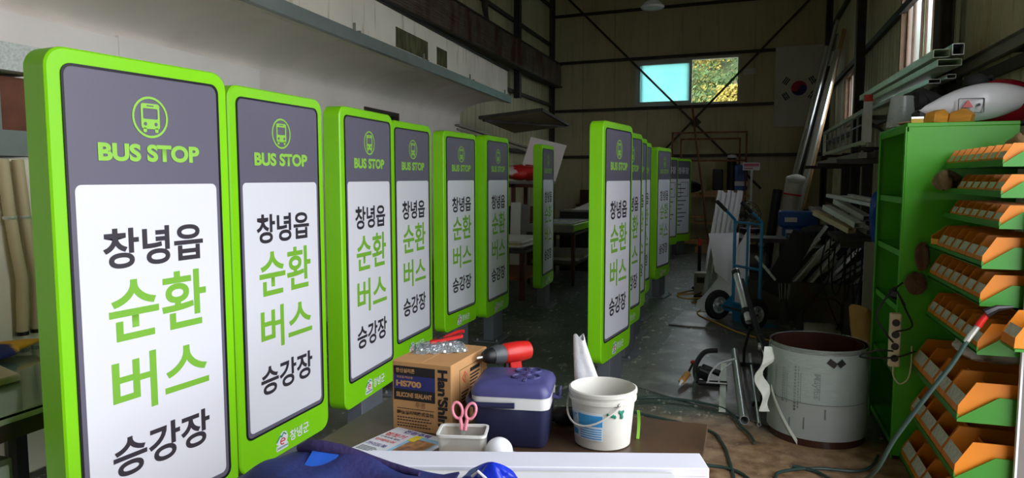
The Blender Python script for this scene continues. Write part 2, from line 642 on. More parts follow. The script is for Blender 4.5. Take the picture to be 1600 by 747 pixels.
# ------------------------------------------------------------------ right wall
RW = bpy.data.objects.new('wall_right', None)
COL.objects.link(RW)
RW.location = (1.7, 0, 0)
struct(RW)
RWZ0, RWZ1, RWY0, RWY1 = 2.55, 4.3, 7.5, 9.4
ys = [-3.0]
while ys[-1] < 17.4:
    ys.append(min(17.5, ys[-1] + 0.9))
for i in range(len(ys) - 1):
    a, b = ys[i] + .004, ys[i + 1] - .004
    mb = MB()
    def rp(y0, y1, z0, z1):
        mb.span(0.0, 0.08, y0, y1, z0, z1)
        for k in range(1, 4):
            yr = y0 + (y1 - y0) * k / 4
            mb.span(-.006, 0, yr - .006, yr + .006, z0, z1)
    if a < 3.2 and b > -0.2:
        rp(a, b, 4.65, 6.6)
    elif b > RWY0 and a < RWY1:
        rp(a, b, 0, RWZ0); rp(a, b, RWZ1, 6.6)
        if a < RWY0: rp(a, RWY0, RWZ0, RWZ1)
        if b > RWY1: rp(RWY1, b, RWZ0, RWZ1)
    elif b > 12.3 and a < 14.2:
        rp(a, b, 0, 2.5); rp(a, b, 3.45, 6.6)
        if a < 12.3: rp(a, 12.3, 2.5, 3.45)
        if b > 14.2: rp(14.2, b, 2.5, 3.45)
    else:
        rp(a, b, 0, 6.6)
    mb.build('panel', PANEL, RW)
for z in (1.15, 2.35, 3.52, 4.8):
    MB().span(-.07, -.006, 3.45, 17.4, z - .03, z + .03).span(-.085, -.07, 3.45, 17.4, z - .05, z + .03).build('girt', STEEL, RW)
for y in (16.4, 11.8, 6.95, -0.42):
    MB().span(-.21, -.19, y - .09, y + .09, 0, 6.6).span(-.11, -.09, y - .09, y + .09, 0, 6.6).span(-.19, -.11, y - .012, y + .012, 0, 6.6).build('column', STEEL, RW)
W2 = bpy.data.objects.new('window_2', None)
COL.objects.link(W2)
W2.location = (1.7, 0, 0)
struct(W2)
WOODF = mat('brown_window_frame', (118, 88, 62), rough=0.55, var=0.15, scale=10)
def yframe(y0, y1, z0, z1, w, x0, x1):
    mb = MB()
    mb.span(x0, x1, y0, y1, z0, z0 + w).span(x0, x1, y0, y1, z1 - w, z1).span(x0, x1, y0, y0 + w, z0 + w, z1 - w).span(x0, x1, y1 - w, y1, z0 + w, z1 - w)
    return mb
yframe(RWY0, RWY1, RWZ0, RWZ1, .06, -.05, .09).build('window_frame', WOODF, W2)
ym = (RWY0 + RWY1) / 2
FROST = mat('frosted_glass', (236, 242, 246), rough=0.4, trans=1.0, ior=1.05, var=0, bump=0.1, bscale=90)
for k in range(4):
    y0 = RWY0 + .06 + k * (RWY1 - RWY0 - .12) / 4
    y1 = y0 + (RWY1 - RWY0 - .12) / 4
    yframe(y0, y1, RWZ0 + .06, RWZ1 - .06, .04, -.02 + .03 * (k % 2), .005 + .03 * (k % 2)).build('sash', WOODF, W2)
    xo = -.01 + .03 * (k % 2)
    MB().span(xo, xo + .006, y0 + .04, y1 - .04, RWZ0 + .1, RWZ1 - .1).build('pane', FROST, W2)

W4 = bpy.data.objects.new('window_4', None)
COL.objects.link(W4)
W4.location = (1.7, 0, 0)
struct(W4)
yframe(12.3, 14.2, 2.5, 3.45, .06, -.05, .09).build('window_frame', WOODF, W4)
for k in range(4):
    y0 = 12.36 + k * .445
    yframe(y0, y0 + .445, 2.56, 3.39, .04, -.02 + .03 * (k % 2), .005 + .03 * (k % 2)).build('sash', WOODF, W4)
    xo = -.01 + .03 * (k % 2)
    MB().span(xo, xo + .006, y0 + .04, y0 + .405, 2.6, 3.35).build('pane', FROST, W4)

# ------------------------------------------------------------------ left outer wall of the shed, above the inner building
LW = bpy.data.objects.new('wall_left', None)
COL.objects.link(LW)
LW.location = (-4.85, 0, 0)
struct(LW)
ys = [-3.0]
while ys[-1] < 17.9:
    ys.append(min(18.0, ys[-1] + 0.9))
for i in range(len(ys) - 1):
    mb = MB()
    mb.span(-.08, 0, ys[i] + .004, ys[i + 1] - .004, 0, 6.6)
    for k in range(1, 4):
        yr = ys[i] + .9 * k / 4
        if yr < ys[i + 1]:
            mb.span(0, .006, yr - .006, yr + .006, 0, 6.6)
    mb.build('panel', PANEL, LW)
for z in (2.2, 3.45, 4.95, 5.9):
    MB().span(.006, .07, 3, 17.7, z - .03, z + .03).span(.07, .085, 3, 17.7, z - .05, z + .03).build('girt', STEEL, LW)
for y in (14.6, 9.5):
    MB().span(.09, .11, y - .07, y + .07, 3.3, 6.6).span(.2, .22, y - .07, y + .07, 3.3, 6.6).span(.11, .2, y - .01, y + .01, 3.3, 6.6).build('column', STEEL, LW)
# downpipe on the left wall
MB().tube([(.16, 12.6, 6.5), (.16, 12.6, 4.75), (.2, 12.55, 4.6), (.26, 12.5, 4.42)], .055, 12, radii=[.06, .06, .045, .03]).build('downpipe', STEEL, LW, smooth=True)
# rusty corrugated girder cladding
cb = MB()
prof = []
zz = 3.90
k = 0
while zz < 4.41:
    prof.append((.33 + (.018 if k % 2 else 0), zz))
    zz += 0.0175
    k += 1
loops = []
for y in (0.0, 17.6):
    loops.append([(x, y, z) for x, z in prof] + [(.29, y, prof[-1][1]), (.29, y, prof[0][1])])
cb.loft(loops)
cb.build('corrugated_girder', RUST, LW)
MB().span(.2, .37, 0, 17.6, 3.86, 3.90).span(.2, .37, 0, 17.6, 4.41, 4.44).build('girder_flange', STEEL, LW)
MB().span(.06, .26, 0, 17.6, 3.9, 4.4).build('girder_web', STEEL, LW)

# ------------------------------------------------------------------ roof and front
ROOFM = mat('roof_sheet', (150, 146, 124), rough=0.7, var=0.1)
struct(MB().span(-4.95, 1.8, -3.0, 18.2, 6.6, 6.7).build('ceiling', ROOFM))
struct(MB().span(-4.95, 1.8, -3.08, -3.0, 0, 6.6).build('wall_front', PANEL))

# ------------------------------------------------------------------ inner building along the left side
IB = bpy.data.objects.new('wall_inner', None)
COL.objects.link(IB)
IB.location = (-4.2, 3.0, 0)
IB.rotation_euler = (0, 0, R(3.2))
struct(IB)
# local: +y runs along the wall, x = 0 is the wall face
WYE = 8.3
wy0, wy1, wz0, wz1 = 4.75, 5.75, 1.7, 2.47
mb = MB()
mb.span(-.15, 0, -6, wy0, 0, 2.95).span(-.15, 0, wy1, WYE, 0, 2.95).span(-.15, 0, wy0, wy1, 0, wz0).span(-.15, 0, wy0, wy1, wz1, 2.95)
mb.build('plaster_wall', PLASTER, IB)
# raised plasterboard lining over the front half
BOARD = mat('painted_board', (240, 232, 230), rough=0.8, var=0.03, scale=2)
MB().span(0, .03, -6, .95, 0, 2.58).build('lining_board', BOARD, IB)
MB().span(0, .03, .955, 2.6, 0, 2.60).build('lining_board', BOARD, IB)
SOFF = mat('dirty_soffit', (110, 104, 94), rough=0.9, var=0.2, scale=2)
cove = [(.735 * (1 - math.cos(R(a))), 2.60 + .28 * math.sin(R(a))) for a in range(0, 91, 6)]
MB().loft([[(x, y, z) for x, z in cove + [(.735, 2.97), (0, 2.97)]] for y in (-6, WYE - .08)]).build('soffit_cove', PLASTER, IB, smooth=True)
MB().span(.74, .84, -6, WYE, 2.86, 3.36).build('fascia', FASCIA, IB)
MB().span(-.5, .74, -6, WYE, 3.3, 3.36).build('flat_roof', SOFF, IB)
MB().span(-.15, .74, WYE - .08, WYE, 2.95, 3.3).build('end_cheek', FASCIA, IB)
gt = MB().span(.845, .905, -6, WYE + .02, 2.845, 2.86).span(.895, .905, -6, WYE + .02, 2.86, 2.955).span(.845, .85, -6, WYE + .02, 2.86, 2.97)
gt.build('gutter', GALV, IB)
for y in (1.2, 2.9, 4.6, 6.3, 8.1):
    MB().span(.845, .915, y - .012, y + .012, 2.95, 2.965).span(.845, .86, y - .012, y + .012, 2.95, 3.04).build('gutter_bracket', GALV, IB)
MB().tube([(.86, -6, 3.38), (.86, WYE, 3.38)], .022, 8).build('conduit_pipe', DARK, IB)
MOSS = mat('mossy_bare_block', (96, 96, 62), rough=0.95, var=0.0, col2=(52, 50, 34), scale=18, bump=0.4, bscale=50, stretch=(1, 1, .3))
MB().span(.84, .846, 3.85, 4.75, 2.99, 3.2).build('bare_patch', MOSS, IB)
MB().span(.84, .846, 5.05, 5.4, 2.99, 3.2).build('bare_patch', MOSS, IB)
W3 = bpy.data.objects.new('window_3', None)
COL.objects.link(W3)
W3.location = IB.location
W3.rotation_euler = IB.rotation_euler
struct(W3)
DGLASS = mat('window_glass', (226, 236, 234), rough=0.03, trans=1.0, ior=1.45, var=0)
BROWN = mat('dark_brown_frame', (58, 42, 36), rough=0.5, var=0.1)
yframe(wy0, wy1, wz0, wz1, .05, -.10, .02).build('window_frame', BROWN, W3)
MB().span(-.08, -.02, 5.22, 5.28, wz0 + .05, wz1 - .05).build('mullion', BROWN, W3)
MB().span(-.06, -.05, wy0 + .05, 5.22, wz0 + .05, wz1 - .05).build('pane', DGLASS, W3)
MB().span(-.04, -.03, 5.28, wy1 - .05, wz0 + .05, wz1 - .05).build('pane', DGLASS, W3)

#==SIGNS==
# ------------------------------------------------------------------ bus stop signs
SW, SH, ST, SB = 0.704, 1.737, 0.105, 0.263
GREEN = mat('lime_green_paint', (130, 212, 18), rough=0.35, var=0.02, scale=3)
HEAD = mat('charcoal_print', (102, 98, 116), rough=0.4, var=0.02, scale=3)
BLACKT = mat('black_gasket', (22, 22, 28), rough=0.4, var=0.05)
FACEW = mat('white_print', (226, 226, 236), rough=0.35, var=0.012, scale=2)
INK = mat('dark_ink', (52, 46, 56), rough=0.5, var=0.02)
INKL = mat('light_green_ink', (146, 204, 78), rough=0.5, var=0.02)
INKG = mat('green_ink', (122, 182, 56), rough=0.5, var=0.02)
POSTM = mat('grey_post_paint', (92, 96, 103), rough=0.45, var=0.04)
REDI = mat('red_ink', (206, 52, 48), rough=0.5, var=0.02)
TEALI = mat('teal_ink', (20, 140, 110), rough=0.5, var=0.02)


def L2(u):
    return u - SW / 2


def sign_parts(root, post=True, zoff=0.0, alt=False):
    zb = SB + zoff
    yf = -ST / 2
    o0 = rrect(-SW / 2, SW / 2, zb, zb + SH, 0.065, 7)
    o1 = rrect(-SW / 2 + .006, SW / 2 - .006, zb + .006, zb + SH - .006, 0.06, 7)
    MB().loft([[(x, yf, z) for x, z in o1], [(x, yf + .006, z) for x, z in o0], [(x, -yf - .006, z) for x, z in o0], [(x, -yf, z) for x, z in o1]]).build('sign_body', GREEN, root, smooth=True)
    gi = rrect(L2(.046), L2(.658), zb + .150, zb + 1.690, .035, 6)
    go = rrect(L2(.054), L2(.650), zb + .158, zb + 1.682, .030, 6)
    MB().ring(gi, go, yf - .005, yf).build('gasket', BLACKT, root)
    MB().prism(go, yf - .002, yf + .001).build('face_panel', HEAD, root)
    wp = rrect(L2(.072), L2(.634), zb + .176, zb + 1.315, .022, 5)
    MB().prism(wp, yf - .0035, yf - .001).build('white_panel', FACEW, root)
    yt = yf - .0042
    if alt:
        link('lettering', text_data('lettering', '정류장', MATS['white_print'], (L2(.2), L2(.6), zb + 1.42, zb + 1.56), yt, .02), root)
        for k in range(11):
            z = zb + 1.2 - k * .085
            MB().span(L2(.11), L2(.11 + .2 + .25 * ((k * 37) % 10) / 10), yt, yt + .001, z - .009, z + .009).build('timetable_line', INK, root)
        MB().ring(rrect(L2(.3), L2(.59), zb + .95, zb + 1.25, .002, 1), rrect(L2(.31), L2(.58), zb + .96, zb + 1.24, .001, 1), yt, yt + .001).build('timetable_box', INK, root)
    else:
        cx, cz = L2(.355), zb + 1.545
        mb = MB()
        circ = lambda r, n=36, x=cx, z=cz: [(x + r * math.cos(2 * PI * i / n), z + r * math.sin(2 * PI * i / n)) for i in range(n)]
        mb.ring(circ(.071), circ(.063), yt, yt + .001)
        mb.ring(rrect(cx - .037, cx + .037, cz - .040, cz + .047, .009, 4), rrect(cx - .029, cx + .029, cz - .006, cz + .030, .004, 4), yt, yt + .001)
        mb.prism(rrect(cx - .030, cx - .016, cz - .052, cz - .036, .004, 2), yt, yt + .001)
        mb.prism(rrect(cx + .016, cx + .030, cz - .052, cz - .036, .004, 2), yt, yt + .001)
        mb.cur = 1
        mb.prism(circ(.0065, 12, cx - .021, cz - .023), yt - .0006, yt)
        mb.prism(circ(.0065, 12, cx + .021, cz - .023), yt - .0006, yt)
        mb.prism(rrect(cx - .014, cx + .014, cz + .037, cz + .041, .0015, 2), yt - .0006, yt)
        mb.build('bus_icon', [INKL, HEAD], root)
        for body, m, bx, bd in (('BUS STOP', INKL, (.155, .558, 1.392, 1.452), .045),
                                ('창녕읍', INK, (.155, .560, 1.035, 1.170), .024),
                                ('순환', INKG, (.165, .565, .790, 1.000), .018),
                                ('버스', INKG, (.165, .565, .535, .735), .018),
                                ('승강장', INK, (.155, .560, .325, .460), .024)):
            link('lettering', text_cache(body, m, (L2(bx[0]), L2(bx[1]), zb + bx[2], zb + bx[3]), yt, bd), root)
        # county emblem and name at the foot
        ex, ez = L2(.300), zb + .070
        mb = MB()
        mb.cur = 0
        mb.prism(rrect(ex - .046, ex + .046, ez - .044, ez - .018, .006, 3), yf - .001, yf)
        mb.prism([(ex - .046, ez - .006), (ex, ez - .03), (ex + .036, ez - .02), (ex + .046, ez + .01), (ex + .034, ez + .036), (ex + .01, ez + .044), (ex - .012, ez + .034)], yf - .0008, yf)
        mb.cur = 1
        def stroke(pts, w, y):
            for a, b in zip(pts[:-1], pts[1:]):
                mb.bar((a[0], y, a[1]), (b[0], y, b[1]), .0006, w, up=(0, 1, 0)) if False else mb.prism(
                    [(a[0] - w * (b[1] - a[1]) / math.hypot(b[0] - a[0], b[1] - a[1]) / 2, a[1] + w * (b[0] - a[0]) / math.hypot(b[0] - a[0], b[1] - a[1]) / 2),
                     (a[0] + w * (b[1] - a[1]) / math.hypot(b[0] - a[0], b[1] - a[1]) / 2, a[1] - w * (b[0] - a[0]) / math.hypot(b[0] - a[0], b[1] - a[1]) / 2),
                     (b[0] + w * (b[1] - a[1]) / math.hypot(b[0] - a[0], b[1] - a[1]) / 2, b[1] - w * (b[0] - a[0]) / math.hypot(b[0] - a[0], b[1] - a[1]) / 2),
                     (b[0] - w * (b[1] - a[1]) / math.hypot(b[0] - a[0], b[1] - a[1]) / 2, b[1] + w * (b[0] - a[0]) / math.hypot(b[0] - a[0], b[1] - a[1]) / 2)], y, y + .0006)
        stroke([(ex - .042, ez + .002), (ex - .012, ez + .028), (ex - .004, ez + .018), (ex + .012, ez + .036), (ex + .032, ez + .022)], .007, yf - .0018)
        mb.cur = 2
        e = [(ex - .012 + .0, ez - .002)] + [(ex + .004 + .018 * math.cos(R(a)), ez - .004 + .014 * math.sin(R(a))) for a in range(0, 320, 20)]
        stroke(e, .006, yf - .0018)
        mb.build('county_emblem', [FACEW, TEALI, REDI], root)
        link('emblem_caption', text_cache('CHANGNYEONG', TEALI, (ex - .042, ex + .042, ez - .036, ez - .026), yf - .0018, .03), root)
        link('footer_lettering', text_cache('창녕군', FACEW, (L2(.360), L2(.520), zb + .042, zb + .098), yf - .001, .02), root)
    if post:
        MB().span(-.145, .145, -.05, .05, .012, SB + .02).build('post', POSTM, root, bevel=.003)
        bp = MB().box((0, 0, .006), (.42, .26, .012)).build('base_plate', POSTM, root, bevel=.002)
        bolts = MB()
        for sx in (-.18, .18):
            for sy in (-.1, .1):
                MB().lathe([(.012, .012), (.012, .022), (.006, .022), (.006, .032)], 8, (sx, sy, 0)).build('bolt', GALV, root)


TC = {}


def text_cache(body, m, bx, y, bold):
    k = (body, bx, y)
    if k not in TC:
        TC[k] = text_data('lettering', body, m, bx, y, bold)
    return TC[k]


def sign_loc(x, y, deg):
    a = R(deg)
    d = Vector((math.cos(a), math.sin(a), 0))
    nb = Vector((-math.sin(a), math.cos(a), 0))
    return Vector((x, y, 0)) + d * SW / 2 + nb * ST / 2, a


SIGNS = [
    (-1.998, 1.60, 84.5, 'lime green bus stop sign, first of the wall-side row, beside the glass-topped desk'),
    (-2.101, 2.511, 90.0, 'lime green bus stop sign, second of the wall-side row from the glass-topped desk'),
    (-2.135, 3.437, 93.6, 'lime green bus stop sign, third of the wall-side row from the glass-topped desk'),
    (-2.33, 4.40, 92.0, 'lime green bus stop sign, fourth of the wall-side row from the glass-topped desk'),
    (-2.423, 5.50, 88.0, 'lime green bus stop sign, fifth of the wall-side row from the glass-topped desk'),
    (-2.313, 6.215, 90.5, 'lime green bus stop sign, sixth of the wall-side row from the glass-topped desk'),
    (-2.31, 8.116, 93.0, 'lime green bus stop sign standing alone at the end of the wall-side row'),
    (-0.949, 4.892, 82.0, 'lime green bus stop sign, first of the aisle row, just behind the white bucket'),
    (-1.01, 5.98, 83.0, 'lime green bus stop sign, second of the aisle row, half hidden behind the first'),
    (-1.06, 6.78, 84.0, 'lime green bus stop sign, third of the aisle row, mostly hidden behind the second'),
    (-1.13, 7.70, 84.0, 'lime green bus stop sign, fourth of the aisle row, mostly hidden behind the third'),
    (-1.10, 9.30, 81.0, 'lime green bus stop sign, fifth of the aisle row, beside the yellow cable'),
]
proto = None
for i, (x, y, a, lab) in enumerate(SIGNS):
    loc, ang = sign_loc(x, y, a)
    if proto is None:
        proto = thing('bus_stop_sign', lab, 'sign', loc, ang, 'bus stop signs standing in rows')
        sign_parts(proto)
        s_ = proto
    else:
        s_ = copy_tree(proto)
        s_['label'] = lab
        s_.location = loc
        s_.rotation_euler = (0, 0, ang)
for x, y, a, lab in ((-1.59, 13.95, 66, 'green framed stop sign with grey timetable, second farthest, overlapping the farthest one'),
                     (-1.45, 14.95, 62, 'green framed stop sign with grey timetable, farthest, beside the wooden shelving')):
    loc, ang = sign_loc(x, y, a)
    t = thing('timetable_sign', lab, 'sign', loc, ang, 'timetable signs at the far end')
    sign_parts(t, alt=True)
#==NEXT==
# ------------------------------------------------------------------ steel plates on the floor
PLATE = mat('scuffed_steel_plate', (100, 96, 96), rough=0.34, metal=0.35, var=0.15, scale=2.2, bump=0.1)
add_layer(PLATE, (172, 170, 166), 2.4, 0.52, 0.68, amount=0.7)
add_layer(PLATE, (44, 42, 42), 3.0, 0.54, 0.7, amount=0.6, offset=(7, 3, 0))
add_layer(PLATE, (84, 52, 48), 1.6, 0.58, 0.72, amount=0.5, offset=(4, 2, 0))
add_layer(PLATE, (196, 190, 178), 16, 0.67, 0.72, amount=0.8)
tag(MB().slab([(-.78, 5.35), (.30, 4.66), (.42, 7.35), (-.68, 7.62)], .001, .007).build('steel_plate', PLATE),
    'large scuffed steel plate lying on the floor under the silver tubes', 'plate')
tag(MB().slab([(-.76, 7.72), (.5, 7.66), (.46, 8.28), (-.66, 8.62)], .001, .016).build('steel_plate', PLATE),
    'smaller steel plate lying on the floor under the blue hand truck', 'plate')

# ------------------------------------------------------------------ green tool cabinet
CG = mat('cabinet_green_paint', (74, 170, 34), rough=0.4, var=0.05, scale=2)
CX0, CX1, CY0, CY1, CZ = .83, 1.36, 4.40, 5.22, 1.88
cab = thing('tool_cabinet', 'tall open green steel cabinet beside the bin rack', 'cabinet', (CX0, CY0, 0))
cw, cd = CX1 - CX0, CY1 - CY0
MB().span(0, cw, 0, .018, .02, CZ).build('side_panel', CG, cab, bevel=.003)
MB().span(0, cw, cd - .018, cd, .02, CZ).build('side_panel', CG, cab, bevel=.003)
MB().span(cw - .015, cw, .018, cd - .018, .02, CZ).build('back_panel', CG, cab)
MB().span(0, cw, 0, cd, CZ, CZ + .02).span(0, .012, 0, cd, CZ - .03, CZ).build('top', CG, cab, bevel=.003)
for y0_, y1_ in ((cd - .045, cd), (0, .03)):
    MB().span(-.006, 0, y0_, y1_, 0, CZ).build('front_post', CG, cab)
for z in (1.49, 1.19, .87, .5, .08):
    MB().span(.012, cw - .016, .02, cd - .02, z - .006, z).span(.008, .02, .02, cd - .02, z - .035, z).build('shelf', CG, cab)
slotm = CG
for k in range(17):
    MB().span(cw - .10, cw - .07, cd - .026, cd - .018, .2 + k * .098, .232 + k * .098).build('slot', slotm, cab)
DRED = mat('tool_red', (196, 34, 30), rough=0.35, var=0.04)


def cordless(name, label, loc, rz, s=1.0, body=None, lift=0.0):
    t = thing(name, label, 'drill', loc, rz)
    b = body or DRED
    My = Matrix.Rotation(R(90), 3, 'Y')
    # motor housing along x, chuck on -x
    MB().lathe([(.018 * s, .11 * s), (.033 * s, .10 * s), (.037 * s, .06 * s), (.036 * s, .0), (.03 * s, -.012 * s)], 18, (0, 0, .19 * s + lift), My).build('motor_housing', b, t, smooth=True)
    MB().lathe([(.034 * s, 0), (.036 * s, -.015 * s), (.034 * s, -.03 * s), (.03 * s, -.045 * s)], 18, (-.01 * s, 0, .19 * s + lift), My).build('clutch_collar', MATS['tool_grey'], t, smooth=True)
    MB().lathe([(.029 * s, 0), (.027 * s, -.02 * s), (.018 * s, -.036 * s), (.012 * s, -.04 * s)], 14, (-.055 * s, 0, .19 * s + lift), My).build('chuck', DARK, t, smooth=True)
    MB().lathe([(.005 * s, 0), (.005 * s, -.025 * s)], 8, (-.093 * s, 0, .19 * s + lift), My).build('bit', ALU, t)
    MB().loft([[(.01 * s, -.016 * s, .165 * s + lift), (.06 * s, -.016 * s, .165 * s + lift), (.06 * s, .016 * s, .165 * s + lift), (.01 * s, .016 * s, .165 * s + lift)],
               [(.035 * s, -.015 * s, .055 * s + lift * .5), (.08 * s, -.015 * s, .055 * s + lift * .5), (.08 * s, .015 * s, .055 * s + lift * .5), (.035 * s, .015 * s, .055 * s + lift * .5)]]).build('handle', b, t, bevel=.005 * s, seg=2)
    MB().span(.0, .016 * s, -.008 * s, .008 * s, .12 * s + lift, .155 * s + lift).build('trigger', DARK, t)
    MB().span(.0, .11 * s, -.034 * s, .034 * s, 0, .055 * s + lift * .5).build('battery', DARK, t, bevel=.006 * s)
    return t


mat('tool_grey', (70, 72, 76), rough=0.4, var=0.05)
cordless('cordless_drill', 'black cordless driver with red battery on upper green cabinet shelf', (.98, 4.68, 1.49), R(60), 1.25, DARK)
tm = thing('tape_measure', 'black tape measure lying on the middle green cabinet shelf', 'tape measure', (.93, 4.62, 1.19), R(20))
MB().prism(rrect(-.06, .06, 0, .11, .03, 5), -.03, .03).build('case', RUBBER, tm, bevel=.004)
MB().prism(rrect(-.03, .03, .03, .085, .02, 4), -.032, -.03).build('label_disc', mat('pale_tan', (176, 162, 130), var=.1), tm)
tl = thing('teal_grinder', 'teal and black hand tool on the lower green cabinet shelf', 'tool', (.95, 4.6, .87), R(30))
MB().tube([(-.09, 0, .04), (.0, 0, .045), (.09, 0, .05)], .035, 12, radii=[.03, .038, .03]).build('body', mat('tool_teal', (60, 120, 124), rough=.4, var=.08), tl, smooth=True)
MB().lathe([(.03, 0), (.05, .02), (.05, .05), (.03, .07)], 14, (-.11, 0, .03)).build('head', DARK, tl, smooth=True)
ob = thing('orange_spool', 'small orange wire spool on lower green cabinet shelf', 'spool', (.92, 4.46, .87))
MB().lathe([(.03, 0), (.03, .008), (.018, .01), (.018, .05), (.03, .052), (.03, .06)], 16).build('reel', mat('orange_plastic', (222, 130, 40), rough=.4, var=.05), ob)
# power strip hung on the cabinet post, with its lead
ps = thing('power_strip', 'cream power strip hanging upright on the green cabinet post', 'power strip', (.80, 4.31, .56))
CREAM = mat('cream_plastic', (206, 192, 160), rough=.45, var=.06)
MB().span(-.028, .028, -.02, .02, 0, .30).build('body', CREAM, ps, bevel=.006)
for k in range(4):
    MB().lathe([(.02, 0), (.02, .003)], 14, (0, -.0205, .05 + k * .066), Matrix.Rotation(R(90), 3, 'X')).build('socket', DARK, ps)
MB().tube(smooth_path([(0, 0, .0), (.0, -.01, -.05), (.03, -.02, -.09), (.07, -.02, -.06), (.085, -.01, .02), (.085, .0, .12)]), .004, 6).build('lead', CREAM, ps, smooth=True)
for i, pts in enumerate(([(.79, 4.29, .70), (.74, 4.22, .76), (.70, 4.28, .84), (.76, 4.33, .95), (.84, 4.38, 1.02)],
                         [(.79, 4.29, .65), (.70, 4.20, .67), (.62, 4.22, .63), (.66, 4.3, .60), (.80, 4.27, .62), (.9, 4.28, .66)],
                         [(.80, 4.29, .76), (.87, 4.25, .80), (.83, 4.24, .90), (.80, 4.3, .98), (.86, 4.4, .89)])):
    tag(MB().tube(smooth_path(pts), .005, 6).build('power_cable', RUBBER, smooth=True),
        ['black cable looping up from the cream power strip', 'black cable sticking out sideways from the power strip', 'black cable running from the strip into the cabinet'][i], 'cable', 'cables on the power strip')

# ------------------------------------------------------------------ rack of orange parts bins
RKG = mat('rack_green_paint', (52, 128, 38), rough=0.4, var=0.06)
ORANGE = mat('orange_bin_plastic', (208, 122, 24), rough=0.45, var=0.06, scale=5)
CARD = mat('clear_card_window', (196, 196, 182), rough=0.3, var=0.18, scale=40)
RY0, RY1, RXB = 3.45, 4.35, 1.44
rows = [(1.665, 1.01, 8, .085, .20, 0), (1.535, 1.01, 6, .085, .20, 2), (1.405, 1.01, 7, .085, .20, 1), (1.235, .955, 6, .12, .26, 1), (1.075, .955, 7, .12, .26, 0),
        (.865, .955, 7, .12, .26, 0), (.565, .895, 4, .16, .36, 0), (.30, .895, 4, .16, .36, 0), (.05, .86, 4, .16, .36, 0)]
rack = thing('bin_rack', 'stepped green steel rack holding rows of orange parts bins', 'rack', (RXB, RY0, 0))
for ri, (z, xf, n, h, ln, off) in enumerate(rows):
    MB().span(xf - RXB, -.02, 0, RY1 - RY0, z - .012, z - .006).span(xf - RXB, xf - RXB + .006, 0, RY1 - RY0, z - .016, z + .012).build('tray', RKG, rack)
    for y in (-.006, RY1 - RY0):
        d_ = RXB - xf
        MB().prism([(-d_, z - .018), (-.02, z - .018), (-.02, z + h * .62), (-d_ + h * .95, z + h * .62), (-d_, z - .006)], y, y + .006).build('bracket', RKG, rack)
MB().span(-.02, .0, -.006, RY1 - RY0 + .006, 0, 1.85).build('back_plate', RKG, rack)
ORD = ['first', 'second', 'third', 'fourth', 'fifth', 'sixth', 'seventh', 'eighth']
ROWN = ['top', 'second', 'third', 'fourth', 'fifth', 'sixth', 'seventh', 'eighth', 'lowest']
BD = {}


def bin_mesh(w, h, ln, yel=False):
    k = (w, h, ln, yel)
    if k in BD:
        return BD[k]
    t = .004
    side = [(0, 0), (ln, 0), (ln, h), (h * .42, h), (h * .02, h * .34)]
    mb = MB()
    mb.prism(side, -w / 2, -w / 2 + t).prism(side, w / 2 - t, w / 2)
    mb.span(0, ln, -w / 2 + t, w / 2 - t, 0, t).span(ln - t, ln, -w / 2 + t, w / 2 - t, t, h)
    mb.prism([(0, 0), (t, 0), (t + h * .02, h * .30), (h * .02, h * .30)], -w / 2 + t, w / 2 - t)
    me = mb.data('bin_shell', ORANGE)
    cb_ = MB()
    cb_.loft([[(.004, -w / 2 + .010, h * .30), (.004, w / 2 - .010, h * .30), (.008, w / 2 - .010, h * .30), (.008, -w / 2 + .010, h * .30)],
              [(h * .20, -w / 2 + .010, h * .62), (h * .20, w / 2 - .010, h * .62), (h * .22, w / 2 - .010, h * .60), (h * .22, -w / 2 + .010, h * .60)]])
    ca = cb_.data('card_window', CARD)
    div = MB().span(ln * .4, ln * .41, -w / 2 + t, w / 2 - t, t, h * .75).data('divider', ORANGE)
    BD[k] = (me, ca, div)
    return BD[k]


for ri, (z, xf, n, h, ln, off) in enumerate(rows):
    slots = n + off
    w = (RY1 - RY0 - .02) / slots
    for k in range(n):
        yc = RY0 + .01 + (k + .5) * w      # k = 0 is the end away from the cabinet
        size = 'small' if ri < 3 else ('medium' if ri < 6 else 'large')
        t = thing('parts_bin', '%s orange parts bin, %s from the cabinet in the %s row of the green rack' % (size, ORD[n - 1 - k], ROWN[ri]), 'bin',
                  (xf + .004, yc, z - .005), 0, 'orange parts bins on the green rack')
        me, ca, dv = bin_mesh(round(w - .008, 3), h, ln)
        link('bin_shell', me, t)
        link('card_window', ca, t)
        link('divider', dv, t)
# loose yellow bins tipped on the fourth row, rags and bags at the far end of the rack
YELB = mat('yellow_bin_plastic', (226, 160, 30), rough=.45, var=.05)
t = thing('parts_bin', 'bright yellow parts bin lying tipped on the fourth row of the rack', 'bin', (.975, 4.27, 1.245), R(25), 'orange parts bins on the green rack')
mb = MB()
mb.prism([(0, 0), (.26, 0), (.26, .1), (.09, .1), (0, .045)], -.05, -.046).prism([(0, 0), (.26, 0), (.26, .1), (.09, .1), (0, .045)], .046, .05).span(0, .26, -.046, .046, 0, .004).span(0, .004, -.046, .046, .004, .03)
mb.build('bin_shell', YELB, t)
RAG = mat('burlap_cloth', (128, 108, 76), rough=.95, var=.2, scale=14, bump=.5, bscale=70)
RAGD = mat('brown_work_glove', (96, 72, 52), rough=.95, var=.25, scale=14, bump=.5, bscale=70)


